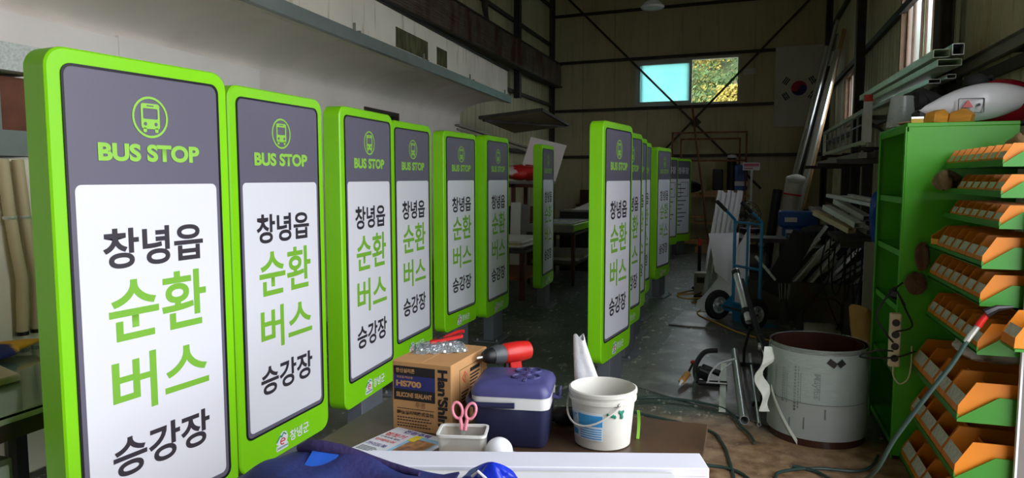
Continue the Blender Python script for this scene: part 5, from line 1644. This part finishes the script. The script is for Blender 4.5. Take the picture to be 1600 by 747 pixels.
MB().span(-.1, .12, -.12, .04, 1.86, 2.16).build('steel_box', GALV, bm)
MB().span(-.1, .10, .05, .3, 1.80, 2.16).build('brown_block', mat('red_brown_block', (110, 66, 50), rough=.8, var=.2), bm)
MB().span(-.1, .18, -.6, .25, 1.72, 1.86).build('galvanised_bracket', GALV, bm)
#==PART4==
# ------------------------------------------------------------------ work table in front
TT = mat('brown_hardboard', (78, 58, 44), rough=.38, var=.18, scale=4)
add_layer(TT, (112, 88, 66), 3.0, .52, .7, amount=.6)
add_layer(TT, (40, 32, 28), 5.0, .58, .72, amount=.6)
TZ = .70
tb = thing('work_table', 'brown hardboard work table carrying box, cooler and bucket', 'table', (-.75, 2.0, 0))
MB().span(-.62, .64, -.75, .62, TZ - .018, TZ).build('top', TT, tb, bevel=.002)
MB().span(-.58, .60, -.7, .58, TZ - .07, TZ - .018).build('apron', STEEL, tb)
for x, y in ((-.55, -.66), (.56, -.66), (-.55, .54), (.56, .54)):
    MB().span(x - .025, x + .025, y - .025, y + .025, 0, TZ - .07).build('leg', STEEL, tb)

# silicone carton
KR = mat('kraft_carton', (186, 140, 92), rough=.75, var=.05, scale=8)
BW_, BD_, BH = .235, .31, .252
cb = thing('silicone_carton', 'brown cardboard carton printed HS700 silicone sealant on the work table', 'carton', (-1.06, 2.37, TZ), R(-3))
MB().span(-BW_ / 2, BW_ / 2, -BD_ / 2, BD_ / 2, 0, BH).build('carton', KR, cb, bevel=.003)
MB().span(-.001, .001, -BD_ / 2 + .003, BD_ / 2 - .003, BH, BH + .0008).build('flap_seam', KR, cb)
PBLK = mat('carton_black_print', (26, 22, 26), rough=.6, var=.05)
PBLU = mat('carton_blue_print', (40, 44, 110), rough=.6, var=.05)
yb = -BD_ / 2
x0 = -BW_ / 2
def pr_(x, z):
    return x0 + x * BW_, z * BH
def patch(nm, xa, xb, za, zb, m, y=None, d=.0006, par=None):
    a, b = pr_(xa, za), pr_(xb, zb)
    y = (yb - .0004) if y is None else y
    return MB().span(a[0], b[0], y - d, y, a[1], b[1]).build(nm, m, par or cb)
patch('print_block', .03, .73, .80, .93, PBLK)
patch('print_block', .03, .73, .60, .80, PBLU)
patch('print_block', .03, .73, .44, .60, PBLK)
def ptxt(s, xa, xb, za, zb, m, bold=.02):
    a, b = pr_(xa, za), pr_(xb, zb)
    link('lettering', text_data('lettering', s, m, (a[0], b[0], a[1], b[1]), yb - .0018, bold), cb)
ptxt('한신실리콘', .07, .39, .835, .90, KR, .03)
ptxt('외장용/백산용', .08, .36, .755, .79, KR)
ptxt('HS700', .07, .50, .635, .725, KR, .05)
ptxt('SILICONE SEALANT', .07, .68, .485, .555, KR, .04)
ptxt('투명', .40, .56, .35, .43, mat('carton_brown_print', (110, 80, 52), var=.1), .0)
patch('print_rule', .08, .71, .318, .326, PBLK)
ptxt('韓信실리텍株式會社', .08, .71, .235, .295, PBLK, .02)
for k, (z, w) in enumerate(((.185, .56), (.145, .60), (.10, .52), (.062, .58))):
    for j in range(12):
        patch('small_print', .08 + j * w / 12 * 1.0, .08 + (j + .72) * w / 12, z, z + .014, PBLK)
hs = text_data('lettering', "Han'Shine", PBLK, (0, BH * .92, 0, .040), 0, .045)
for v in hs.vertices:   # reads downwards along the right edge
    v.co = (x0 + .775 * BW_ + v.co.z, yb - .0012, BH * .93 - v.co.x)
link('lettering', hs, cb)
# hazard panel on the side face (+x)
xs_ = BW_ / 2
sp_ = MB()
for (y0_, y1_, z0_, z1_) in ((-.09, .10, .07, .0715), (-.09, .10, .218, .2195), (-.09, -.0885, .07, .2195), (.0985, .10, .07, .2195)):
    sp_.span(xs_, xs_ + .0008, y0_, y1_, z0_, z1_)
sp_.build('side_frame', PBLK, cb)
MB().span(xs_, xs_ + .0008, .0, .085, .192, .206).build('side_heading', PBLK, cb)
for k in range(9):
    MB().span(xs_, xs_ + .0008, .0, .085 - .02 * (k % 3) / 2, .178 - k * .012, .183 - k * .012).build('side_print', PBLK, cb)
for k in range(4):
    MB().span(xs_, xs_ + .0008, -.075, -.015, .13 - k * .012, .1345 - k * .012).build('side_print', PBLK, cb)
dm = MB()
dm.loft([[(xs_ + d_, -.045 + .022 * math.cos(a), .185 + .022 * math.sin(a)) for a in (0, PI / 2, PI, 3 * PI / 2)] for d_ in (0, .0008)])
dm.cur = 1
dm.loft([[(xs_ + d_, -.045 + .017 * math.cos(a), .185 + .017 * math.sin(a)) for a in (0, PI / 2, PI, 3 * PI / 2)] for d_ in (.0008, .0011)])
dm.cur = 2
dm.span(xs_ + .0011, xs_ + .0014, -.047, -.043, .182, .195).span(xs_ + .0011, xs_ + .0014, -.047, -.043, .175, .179)
dm.build('hazard_diamond', [REDI, KR, PBLK], cb)

# bag of screws with a red cutter on it
CTOP = TZ + BH
BAGF = mat('clear_bag_film', (222, 228, 230), rough=.12, var=0, alpha=.10)
SCR = mat('zinc_screw', (176, 184, 190), rough=.25, metal=.9, var=.2, scale=60)
sbg = thing('bag_of_screws', 'clear plastic bag of zinc screws on the silicone carton', 'bag', (-1.085, 2.41, CTOP + .001), R(30))
rd = random.Random(17)
mb = MB()
for k in range(700):
    u, v = rd.uniform(-1, 1), rd.uniform(-1, 1)
    h_ = .026 * (1 - u * u) ** .5 * (1 - v * v * .8)
    c = Vector((u * .088, v * .055, .003 + rd.random() * h_))
    d_ = Vector((rd.uniform(-1, 1), rd.uniform(-1, 1), rd.uniform(-.4, .4))).normalized()
    mb.bar(c - d_ * .010, c + d_ * .010, .0036)
    mb.bar(c + d_ * .009, c + d_ * .011, .008)
tag(mb.build('screws', SCR, sbg), kind='stuff')
def bagf(sgn):
    def fn(u, v):
        x, y = (u - .5) * 2, (v - .5) * 2
        h_ = .032 * max(0, 1 - x * x) ** .5 * max(0, 1 - y * y) ** .5
        return (x * .105, y * .068, (.002 + h_ + .003 * math.sin(14 * x + 5 * y)) if sgn > 0 else .0008)
    return fn
MB().sheet(bagf(1), 18, 12, .0008).build('film', BAGF, sbg, smooth=True)
ct = thing('utility_cutter', 'red utility cutter lying on the bag of screws', 'cutter', (-1.06, 2.43, CTOP + .040), rot=(R(4), R(-7), R(38)))
MB().prism(rrect(-.07, .06, -.011, .011, .006, 3), -.006, .006).build('body', DRED, ct, bevel=.002).rotation_euler = (R(90), 0, 0)
MB().prism(rrect(-.05, .05, -.003, .005, .002, 2), .0062, .0085).build('grip_strip', mat('dark_red_rubber', (120, 20, 22), rough=.6, var=.05), ct).rotation_euler = (R(90), 0, 0)
MB().span(-.035, -.018, -.007, .007, .004, .012).build('slider', DARK, ct)
MB().prism([(-.10, -.006), (-.068, -.006), (-.068, .006), (-.09, .006)], -.0008, .0008).build('blade', ALU, ct).rotation_euler = (R(90), 0, 0)
MB().tube([(-.05, .02, -.012), (.0, .025, .0), (.05, .022, .012), (.07, .012, .013)], .007, 8).build('second_handle', DRED, ct, smooth=True)

# red drill behind the cooler
cordless('cordless_drill', 'red and black cordless drill standing behind the blue cooler', (-.845, 2.475, TZ), R(52), 1.05, lift=.042)

# blue cooler box
NAVY = mat('navy_cooler_plastic', (38, 40, 70), rough=.4, var=.05)
LIDB = mat('blue_lid_plastic', (72, 72, 122), rough=.4, var=.10, scale=12)
ck = thing('cooler_box', 'navy blue cooler box with dusty lid and white band on the work table', 'cooler', (-.745, 2.285, TZ), R(9))
cwx, cwy = .265, .235
def rbox(mb, wx, wy, z0, z1, r, inset=0.0):
    lo = rrect(-wx / 2, wx / 2, -wy / 2, wy / 2, r, 5)
    hi = rrect(-wx / 2 + inset, wx / 2 - inset, -wy / 2 + inset, wy / 2 - inset, r, 5)
    return mb.loft([[(x, y, z0) for x, y in lo], [(x, y, z1) for x, y in hi]])
mb = MB()
lo = rrect(-cwx / 2 + .01, cwx / 2 - .01, -cwy / 2 + .01, cwy / 2 - .01, .028, 5)
hi = rrect(-cwx / 2 + .003, cwx / 2 - .003, -cwy / 2 + .003, cwy / 2 - .003, .03, 5)
lb = rrect(-cwx / 2 + .02, cwx / 2 - .02, -cwy / 2 + .02, cwy / 2 - .02, .022, 5)
mb.loft([[(x, y, 0) for x, y in lb], [(x, y, .012) for x, y in lo], [(x, y, .135) for x, y in hi]]).build('body', NAVY, ck, smooth=True)
rbox(MB(), cwx, cwy, .135, .175, .032).build('white_band', mat('cooler_white', (214, 214, 214), rough=.4, var=.05), ck, smooth=True)
mb = MB()
L0 = rrect(-cwx / 2 - .002, cwx / 2 + .002, -cwy / 2 - .002, cwy / 2 + .002, .034, 6)
L1 = rrect(-cwx / 2 + .006, cwx / 2 - .006, -cwy / 2 + .006, cwy / 2 - .006, .034, 6)
L2_ = rrect(-cwx / 2 + .022, cwx / 2 - .022, -cwy / 2 + .022, cwy / 2 - .022, .03, 6)
mb.loft([[(x, y, .175) for x, y in L0], [(x, y, .19) for x, y in L0], [(x, y, .208) for x, y in L1], [(x, y, .218) for x, y in L2_]])
lid_ = mb.build('lid', LIDB, ck, smooth=True)
for (x, y, a) in ((.02, .06, 0), (.06, .065, 0), (.02, -.02, 0), (.065, -.015, 0)):
    MB().lathe([(.027, .217), (.027, .2235), (.023, .2235), (.022, .2185), (.027, .217)], 20, (x, y, 0), caps=False).build('cup_recess', LIDB, lid_)
MB().span(.005, .075, -.024, -.012, .218, .2225).build('lid_rib', LIDB, lid_, bevel=.002)
MB().span(.038, .05, -.075, .085, .218, .2225).build('lid_rib', LIDB, lid_, bevel=.002)
MB().tube(smooth_path([(-.14, .0, .17), (-.145, -.08, .158), (-.125, -.125, .15), (-.04, -.13, .15), (.02, -.13, .152)]), .010, 10).build('carry_handle', NAVY, ck, smooth=True)
MB().span(cwx / 2, cwx / 2 + .03, -.02, .02, .15, .158).span(cwx / 2 + .024, cwx / 2 + .03, -.02, .02, .15, .185).build('side_latch', LIDB, ck, bevel=.002)
SCUFF = mat('pale_scuff', (150, 142, 130), rough=.7, var=.2)

# white bucket
PAIL = mat('milky_white_pail', (204, 202, 194), rough=.4, var=.06, scale=5)
add_layer(PAIL, (176, 166, 146), 4, .58, .74, amount=.5)
bk = thing('plastic_bucket', 'milky white plastic bucket with blue label on the work table', 'bucket', (-.445, 2.335, TZ))
MB().lathe([(.088, 0), (.094, .004), (.102, .10), (.108, .155), (.114, .157), (.114, .168), (.110, .169), (.112, .180), (.116, .181), (.116, .192), (.110, .195), (.106, .188), (.098, .10), (.09, .006), (.02, .006)], 40).build('pail', PAIL, bk, smooth=True)
def lab(u, v):
    a = R(-150 + 72 * u)
    z = .035 + .095 * v
    r = .0945 + .0078 * z / .1 + .0014
    return (r * math.cos(a), r * math.sin(a), z)
lab_ = MB().sheet(lab, 16, 6, .0008).build('label', mat('pale_label', (206, 214, 222), rough=.5, var=.04), bk)
LBL = mat('label_blue', (60, 150, 210), rough=.5, var=.05)
def labpart(u0, u1, v0, v1, nm='label_print'):
    MB().sheet(lambda u, v: tuple(Vector(lab(u0 + (u1 - u0) * u, v0 + (v1 - v0) * v)) * 1.0 + Vector((math.cos(R(-150 + 72 * (u0 + (u1 - u0) * u))) * .001, math.sin(R(-150 + 72 * (u0 + (u1 - u0) * u))) * .001, 0))), 6, 2, .0006).build(nm, LBL, lab_)
labpart(.30, .98, .52, .92)
labpart(.02, .26, .10, .3)
for k in range(5):
    labpart(.34, .96, .06 + .085 * k, .10 + .085 * k)
lt = text_data('label_lettering', 'WT', LBL, (0, .24, .62, .86), 0, .03)
for v in lt.vertices:
    p = lab(v.co.x, v.co.z)
    a = R(-150 + 72 * v.co.x)
    v.co = (p[0] + .0012 * math.cos(a), p[1] + .0012 * math.sin(a), p[2])
link('label_lettering', lt, lab_)
MB().tube([(.113 * math.cos(R(a)) + .008 * math.cos(R(a)), .113 * math.sin(R(a)) + .008 * math.sin(R(a)), .16 - .075 * math.sin(R((a + 190) * 180 / 140))) for a in range(-190, -49, 10)], .0035, 8).build('bail_handle', mat('grey_white_handle', (206, 204, 198), rough=.4, var=.04), bk, smooth=True)
for a in (-190, -50):
    MB().lathe([(.008, 0), (.008, .012)], 12, (.108 * math.cos(R(a)), .108 * math.sin(R(a)), .16), Matrix.Rotation(R(a), 3, 'Z') @ Matrix.Rotation(R(90), 3, 'Y')).build('handle_lug', PAIL, bk)
MB().blob((.01, .0, .09), (.075, .07, .05), jit=.12).build('dark_contents', DARK, bk)
GRN = mat('green_paint_splash', (20, 120, 96), rough=.5, var=.1)
for a, z, s in ((-62, .125, .006), (-57, .12, .005), (-48, .135, .005), (-44, .13, .007), (-40, .135, .004), (-43, .118, .006), (-70, .128, .004)):
    r = .1065
    MB().blob((r * math.cos(R(a)), r * math.sin(R(a)), z), (.002, s, s * 1.3), 8, 6, Matrix.Rotation(R(a), 3, 'Z')).build('paint_splash', GRN, bk)
tag(MB().sheet(lambda u, v: (-.337 + .01 * u, 2.39 + .02 * math.sin(3 * v), TZ + .002 + .10 * v), 2, 6, .002).build('green_tape_strip', INKG, smooth=True), 'lime green tape strip standing behind the white bucket', 'tape')
# plastic bag standing behind the bucket
BAGW = mat('white_carrier_bag', (226, 226, 232), rough=.35, var=.04, bump=.6, bscale=18)
def pbag(u, v):
    a = 2 * PI * u
    w = (.075 - .056 * v ** .8) * (1 + .16 * math.sin(3 * a + 4 * v))
    return (-.52 - .05 * v + w * math.cos(a), 2.52 + .5 * w * math.sin(a), TZ + .005 + .31 * v + .012 * math.sin(2 * a) * v)
tag(MB().sheet(pbag, 24, 16, .0015).build('carrier_bag', BAGW, smooth=True), 'thin white carrier bag rising up behind the bucket', 'bag')
rag('black_bag_scrap', 'black plastic scrap between the cooler and the bucket', 'scrap', (-.60, 2.47, TZ + .03), (.07, .05, .028), DARK, 61, 4)

# magazine, envelope, container with scissors, bulb
MAGW = mat('magazine_paper', (220, 220, 226), rough=.4, var=.03)
mg = thing('magazine', 'colourful home building magazine lying in front of the silicone carton', 'magazine', (-1.085, 2.06, TZ), R(-14))
MB().span(-.115, .115, -.10, .135, 0, .008).build('pages', MAGW, mg)
mcv = MB().span(-.115, .115, -.10, .135, .008, .009).build('cover', mat('magazine_cover', (214, 214, 224), rough=.3, var=.02), mg)
def cover(nm, xa, xb, ya, yb_, m, z=.0092):
    return MB().span(xa, xb, ya, yb_, z, z + .0004).build(nm, m, mcv)
cover('cover_picture', .0, .112, -.085, .10, mat('cover_sky_blue', (140, 190, 222), rough=.3, var=.1, scale=20))
cover('cover_picture', .015, .105, -.045, .075, mat('cover_house', (206, 150, 96), rough=.3, var=0, col2=(110, 84, 74), scale=38), .0097)
cover('cover_picture', .02, .112, -.098, -.07, mat('cover_yellow', (230, 206, 60), rough=.3, var=.04), .0101)
cover('cover_picture', .0, .03, .05, .1, MATS['cover_yellow'], .0101)
def mtxt(s, m, xa, xb, ya, yb_, rot=False):
    d = text_data('cover_lettering', s, m, (0, xb - xa, 0, yb_ - ya), 0, .02)
    for v in d.vertices:
        v.co = (xa + v.co.x, ya + v.co.z, .0108)
    link('cover_lettering', d, mcv)
PURP = mat('purple_ink', (92, 70, 140), rough=.4, var=.02)
mtxt('전원주택', PURP, -.06, .05, .098, .128)
mtxt('집짓기', REDI, -.105, -.02, .05, .08)
mtxt('인테리어', REDI, -.105, -.02, -.0, .02)
mtxt('건축자재 정보', PBLK, -.105, -.02, .03, .042)
mtxt('가이드북', PURP, -.105, -.02, -.045, -.02)
mtxt('건축', PBLK, .06, .105, -.094, -.074)
for k in range(4):
    cover('small_print', -.105, -.04 + .01 * (k % 2), -.06 - .009 * k, -.056 - .009 * k, PRINT)
tag(MB().box((-1.09, 1.905, TZ + .003), (.15, .085, .005), rz=R(10)).build('manila_envelope', mat('manila_paper', (206, 192, 170), rough=.7, var=.04)), 'plain manila envelope lying in front of the magazine', 'envelope')
TUBM = mat('milky_clear_plastic', (216, 214, 206), rough=.3, var=.06, alpha=.38)
cn = thing('plastic_container', 'translucent plastic food container holding pink scissors', 'container', (-.845, 2.055, TZ), R(14))
def shell(wx, wy, h, r, th, ins):
    a = rrect(-wx / 2 + ins, wx / 2 - ins, -wy / 2 + ins, wy / 2 - ins, r, 4)
    b = rrect(-wx / 2, wx / 2, -wy / 2, wy / 2, r, 4)
    b2 = rrect(-wx / 2 + th, wx / 2 - th, -wy / 2 + th, wy / 2 - th, r, 4)
    a2 = rrect(-wx / 2 + ins + th, wx / 2 - ins - th, -wy / 2 + ins + th, wy / 2 - ins - th, r, 4)
    return MB().loft([[(x, y, 0) for x, y in a], [(x, y, h) for x, y in b], [(x, y, h) for x, y in b2], [(x, y, th) for x, y in a2]])
shell(.152, .105, .088, .016, .0025, .006).build('tub', TUBM, cn, smooth=True)
ro = rrect(-.080, .080, -.0565, .0565, .018, 4)
ri = rrect(-.073, .073, -.0495, .0495, .014, 4)
MB().loft([[(x, y, z) for x, y in l] for l, z in ((ro, .084), (ro, .092), (ri, .092), (ri, .084), (ro, .084))], False, False).build('rim', mat('container_rim', (222, 222, 218), rough=.35, var=.04), cn, smooth=True)
MB().span(-.066, .066, -.043, .043, .004, .022).build('residue', mat('brown_dust', (150, 124, 98), rough=.95, var=.2), cn)
sx_ = thing('scissors', 'pink handled scissors standing in the plastic container', 'scissors', (-.855, 2.075, TZ + .026), rot=(R(-6), R(2), R(14)))
PKS = mat('pink_scissor_plastic', (232, 140, 160), rough=.35, var=.03)
for s in (-1, 1):
    pts = []
    for k in range(17):
        a = 2 * PI * k / 16
        lx, lz = .0165 * math.cos(a), .026 * math.sin(a)
        pts.append((s * (.022 + lx + .004 * math.sin(a)), 0, .118 + lz))
    MB().tube(pts, .0048, 8, cap=False).build('handle_loop', PKS, sx_, smooth=True)
    MB().tube([(s * .012, 0, .094), (s * .008, 0, .075), (s * .006, 0, .055)], .006, 8).build('shank', PKS, sx_, smooth=True)
    MB().loft([[(s * .003, -.001 * s, .062), (s * .010, -.001 * s, .062), (s * .010, .0006 - .001 * s, .062), (s * .003, .0006 - .001 * s, .062)],
               [(-s * .004, -.001 * s, 0), (-s * .002, -.001 * s, 0), (-s * .002, .0006 - .001 * s, 0), (-s * .004, .0006 - .001 * s, 0)]]).build('blade', ALU, sx_)
bl = thing('light_bulb', 'white globe light bulb lying beside the cooler', 'bulb', (-.715, 2.035, TZ + .044))
MB().blob((0, 0, 0), (.044, .044, .044), 24, 16).build('globe', mat('bulb_glass', (232, 232, 240), rough=.12, var=0), bl, smooth=True)
MB().tube([(.03, .02, -.02), (.05, .03, -.026), (.075, .045, -.030)], .014, 12, radii=[.02, .016, .013]).build('screw_base', ALU, bl, smooth=True)

# long white boxes along the near edge of the table
WB = mat('white_carton_box', (222, 222, 236), rough=.45, var=.02)
wl = thing('long_white_box', 'long white lamp carton lying along the work table', 'box', (-.60, 1.885, TZ), R(17))
MB().span(-.52, .53, -.055, .055, 0, .092).build('carton', WB, wl, bevel=.002)
MB().span(-.52, .53, -.0565, -.055, .070, .072).build('fold_line', WB, wl)
MB().span(.53, .5315, -.05, .05, .004, .088).build('end_flap', WHITE, wl)
wl2 = thing('long_white_box', 'shorter white profile lying against the long white carton', 'box', (-.585, 1.785, TZ), R(17))
MB().span(-.45, .44, -.035, .035, 0, .085).build('carton', FLW, wl2, bevel=.002)
MB().span(-.45, .44, -.02, .02, .085, .087).build('top_ridge', WHITE, wl2)
# jacket and blue vinyl on the boxes
JK = mat('navy_jacket_cloth', (34, 46, 104), rough=.75, var=.0, col2=(48, 38, 92), scale=3.5, bump=.35, bscale=50, contrast=(.45, .6))
BLI = mat('bright_blue_lining', (40, 96, 206), rough=.5, var=.12, scale=10)
jk = thing('work_jacket', 'crumpled navy work jacket thrown over the white cartons', 'jacket', (-1.02, 1.60, TZ + .004))
RIDGE = [(-.345, .02), (-.31, .05), (-.194, .124), (-.131, .150), (-.099, .161), (-.059, .160), (.011, .150), (.069, .134), (.146, .124), (.23, .121), (.30, .104)]
def ridge(x):
    for (a, za), (b, zb) in zip(RIDGE[:-1], RIDGE[1:]):
        if x <= b:
            return za + (zb - za) * max(0.0, (x - a) / (b - a))
    return RIDGE[-1][1]
def jfn(u, v):
    x = -.345 + .645 * u
    y = -.26 + .36 * v
    r_ = ridge(x)
    base = .098 if x > -.03 else .006
    if y < .02:
        h = r_ - (r_ - .012) * ((.02 - y) / .28) ** 1.7
    else:
        h = max(min(base, r_), r_ - (y - .02) * (1.1 + .4 * math.sin(9 * x)))
    h += .007 * math.sin(16 * x + 22 * y) + .006 * math.sin(31 * x - 17 * y) + .005 * math.sin(40 * y + 9 * x)
    if base > .05 and y > -.06:
        h = max(h, .098)
    return (x + .012 * math.sin(14 * y), y + .01 * math.sin(19 * x), max(.008, h))
MB().sheet(jfn, 60, 34, .006).build('cloth', JK, jk, smooth=True)
cl_ = [(x, .022 + .012 * math.sin(14 * x), ridge(x) + .004) for x in (-.13, -.10, -.06, -.01, .04, .09, .14, .19, .23)]
MB().tube(cl_, .018, 10, radii=[.010, .017, .020, .020, .018, .015, .012, .010, .006]).build('collar', mat('purple_collar_cloth', (46, 36, 84), rough=.8, var=.15, bump=.4, bscale=60), jk, smooth=True)
MB().sheet(lambda u, v: (-.075 + .075 * u, .005 - .05 * v, ridge(-.075 + .075 * u) + .004 - .030 * v), 8, 6, .004).build('lining', BLI, jk, smooth=True)
bv = thing('blue_shopping_bag', 'bright blue glossy bag crumpled on the white carton', 'bag', (-.615, 1.70, TZ + .086))
def bfn(u, v):
    a = 2 * PI * u
    r = (.075 * (1 - v) ** .7 + .004) * (1 + .18 * math.sin(3 * a) + .1 * math.sin(7 * a + 5 * v))
    return (r * math.cos(a), .55 * r * math.sin(a), .004 + .062 * v ** .8)
MB().sheet(bfn, 30, 12, .002).build('film', mat('glossy_blue_film', (24, 50, 190), rough=.25, var=.12, scale=12), bv, smooth=True)
MB().tube([(-.05, -.02, .03), (-.03, -.03, .05), (-.005, -.035, .035)], .004, 6).build('white_stitch', WHITE, bv, smooth=True)
yp = tag(MB().box((.02, 3.62, .003), (.30, .18, .004), rz=R(10)).build('printed_leaflet', mat('leaflet_yellow_white', (224, 214, 190), rough=.5, var=0, col2=(226, 190, 70), scale=5, contrast=(.5, .55))), 'white and yellow leaflet lying on the floor by the hose', 'leaflet')
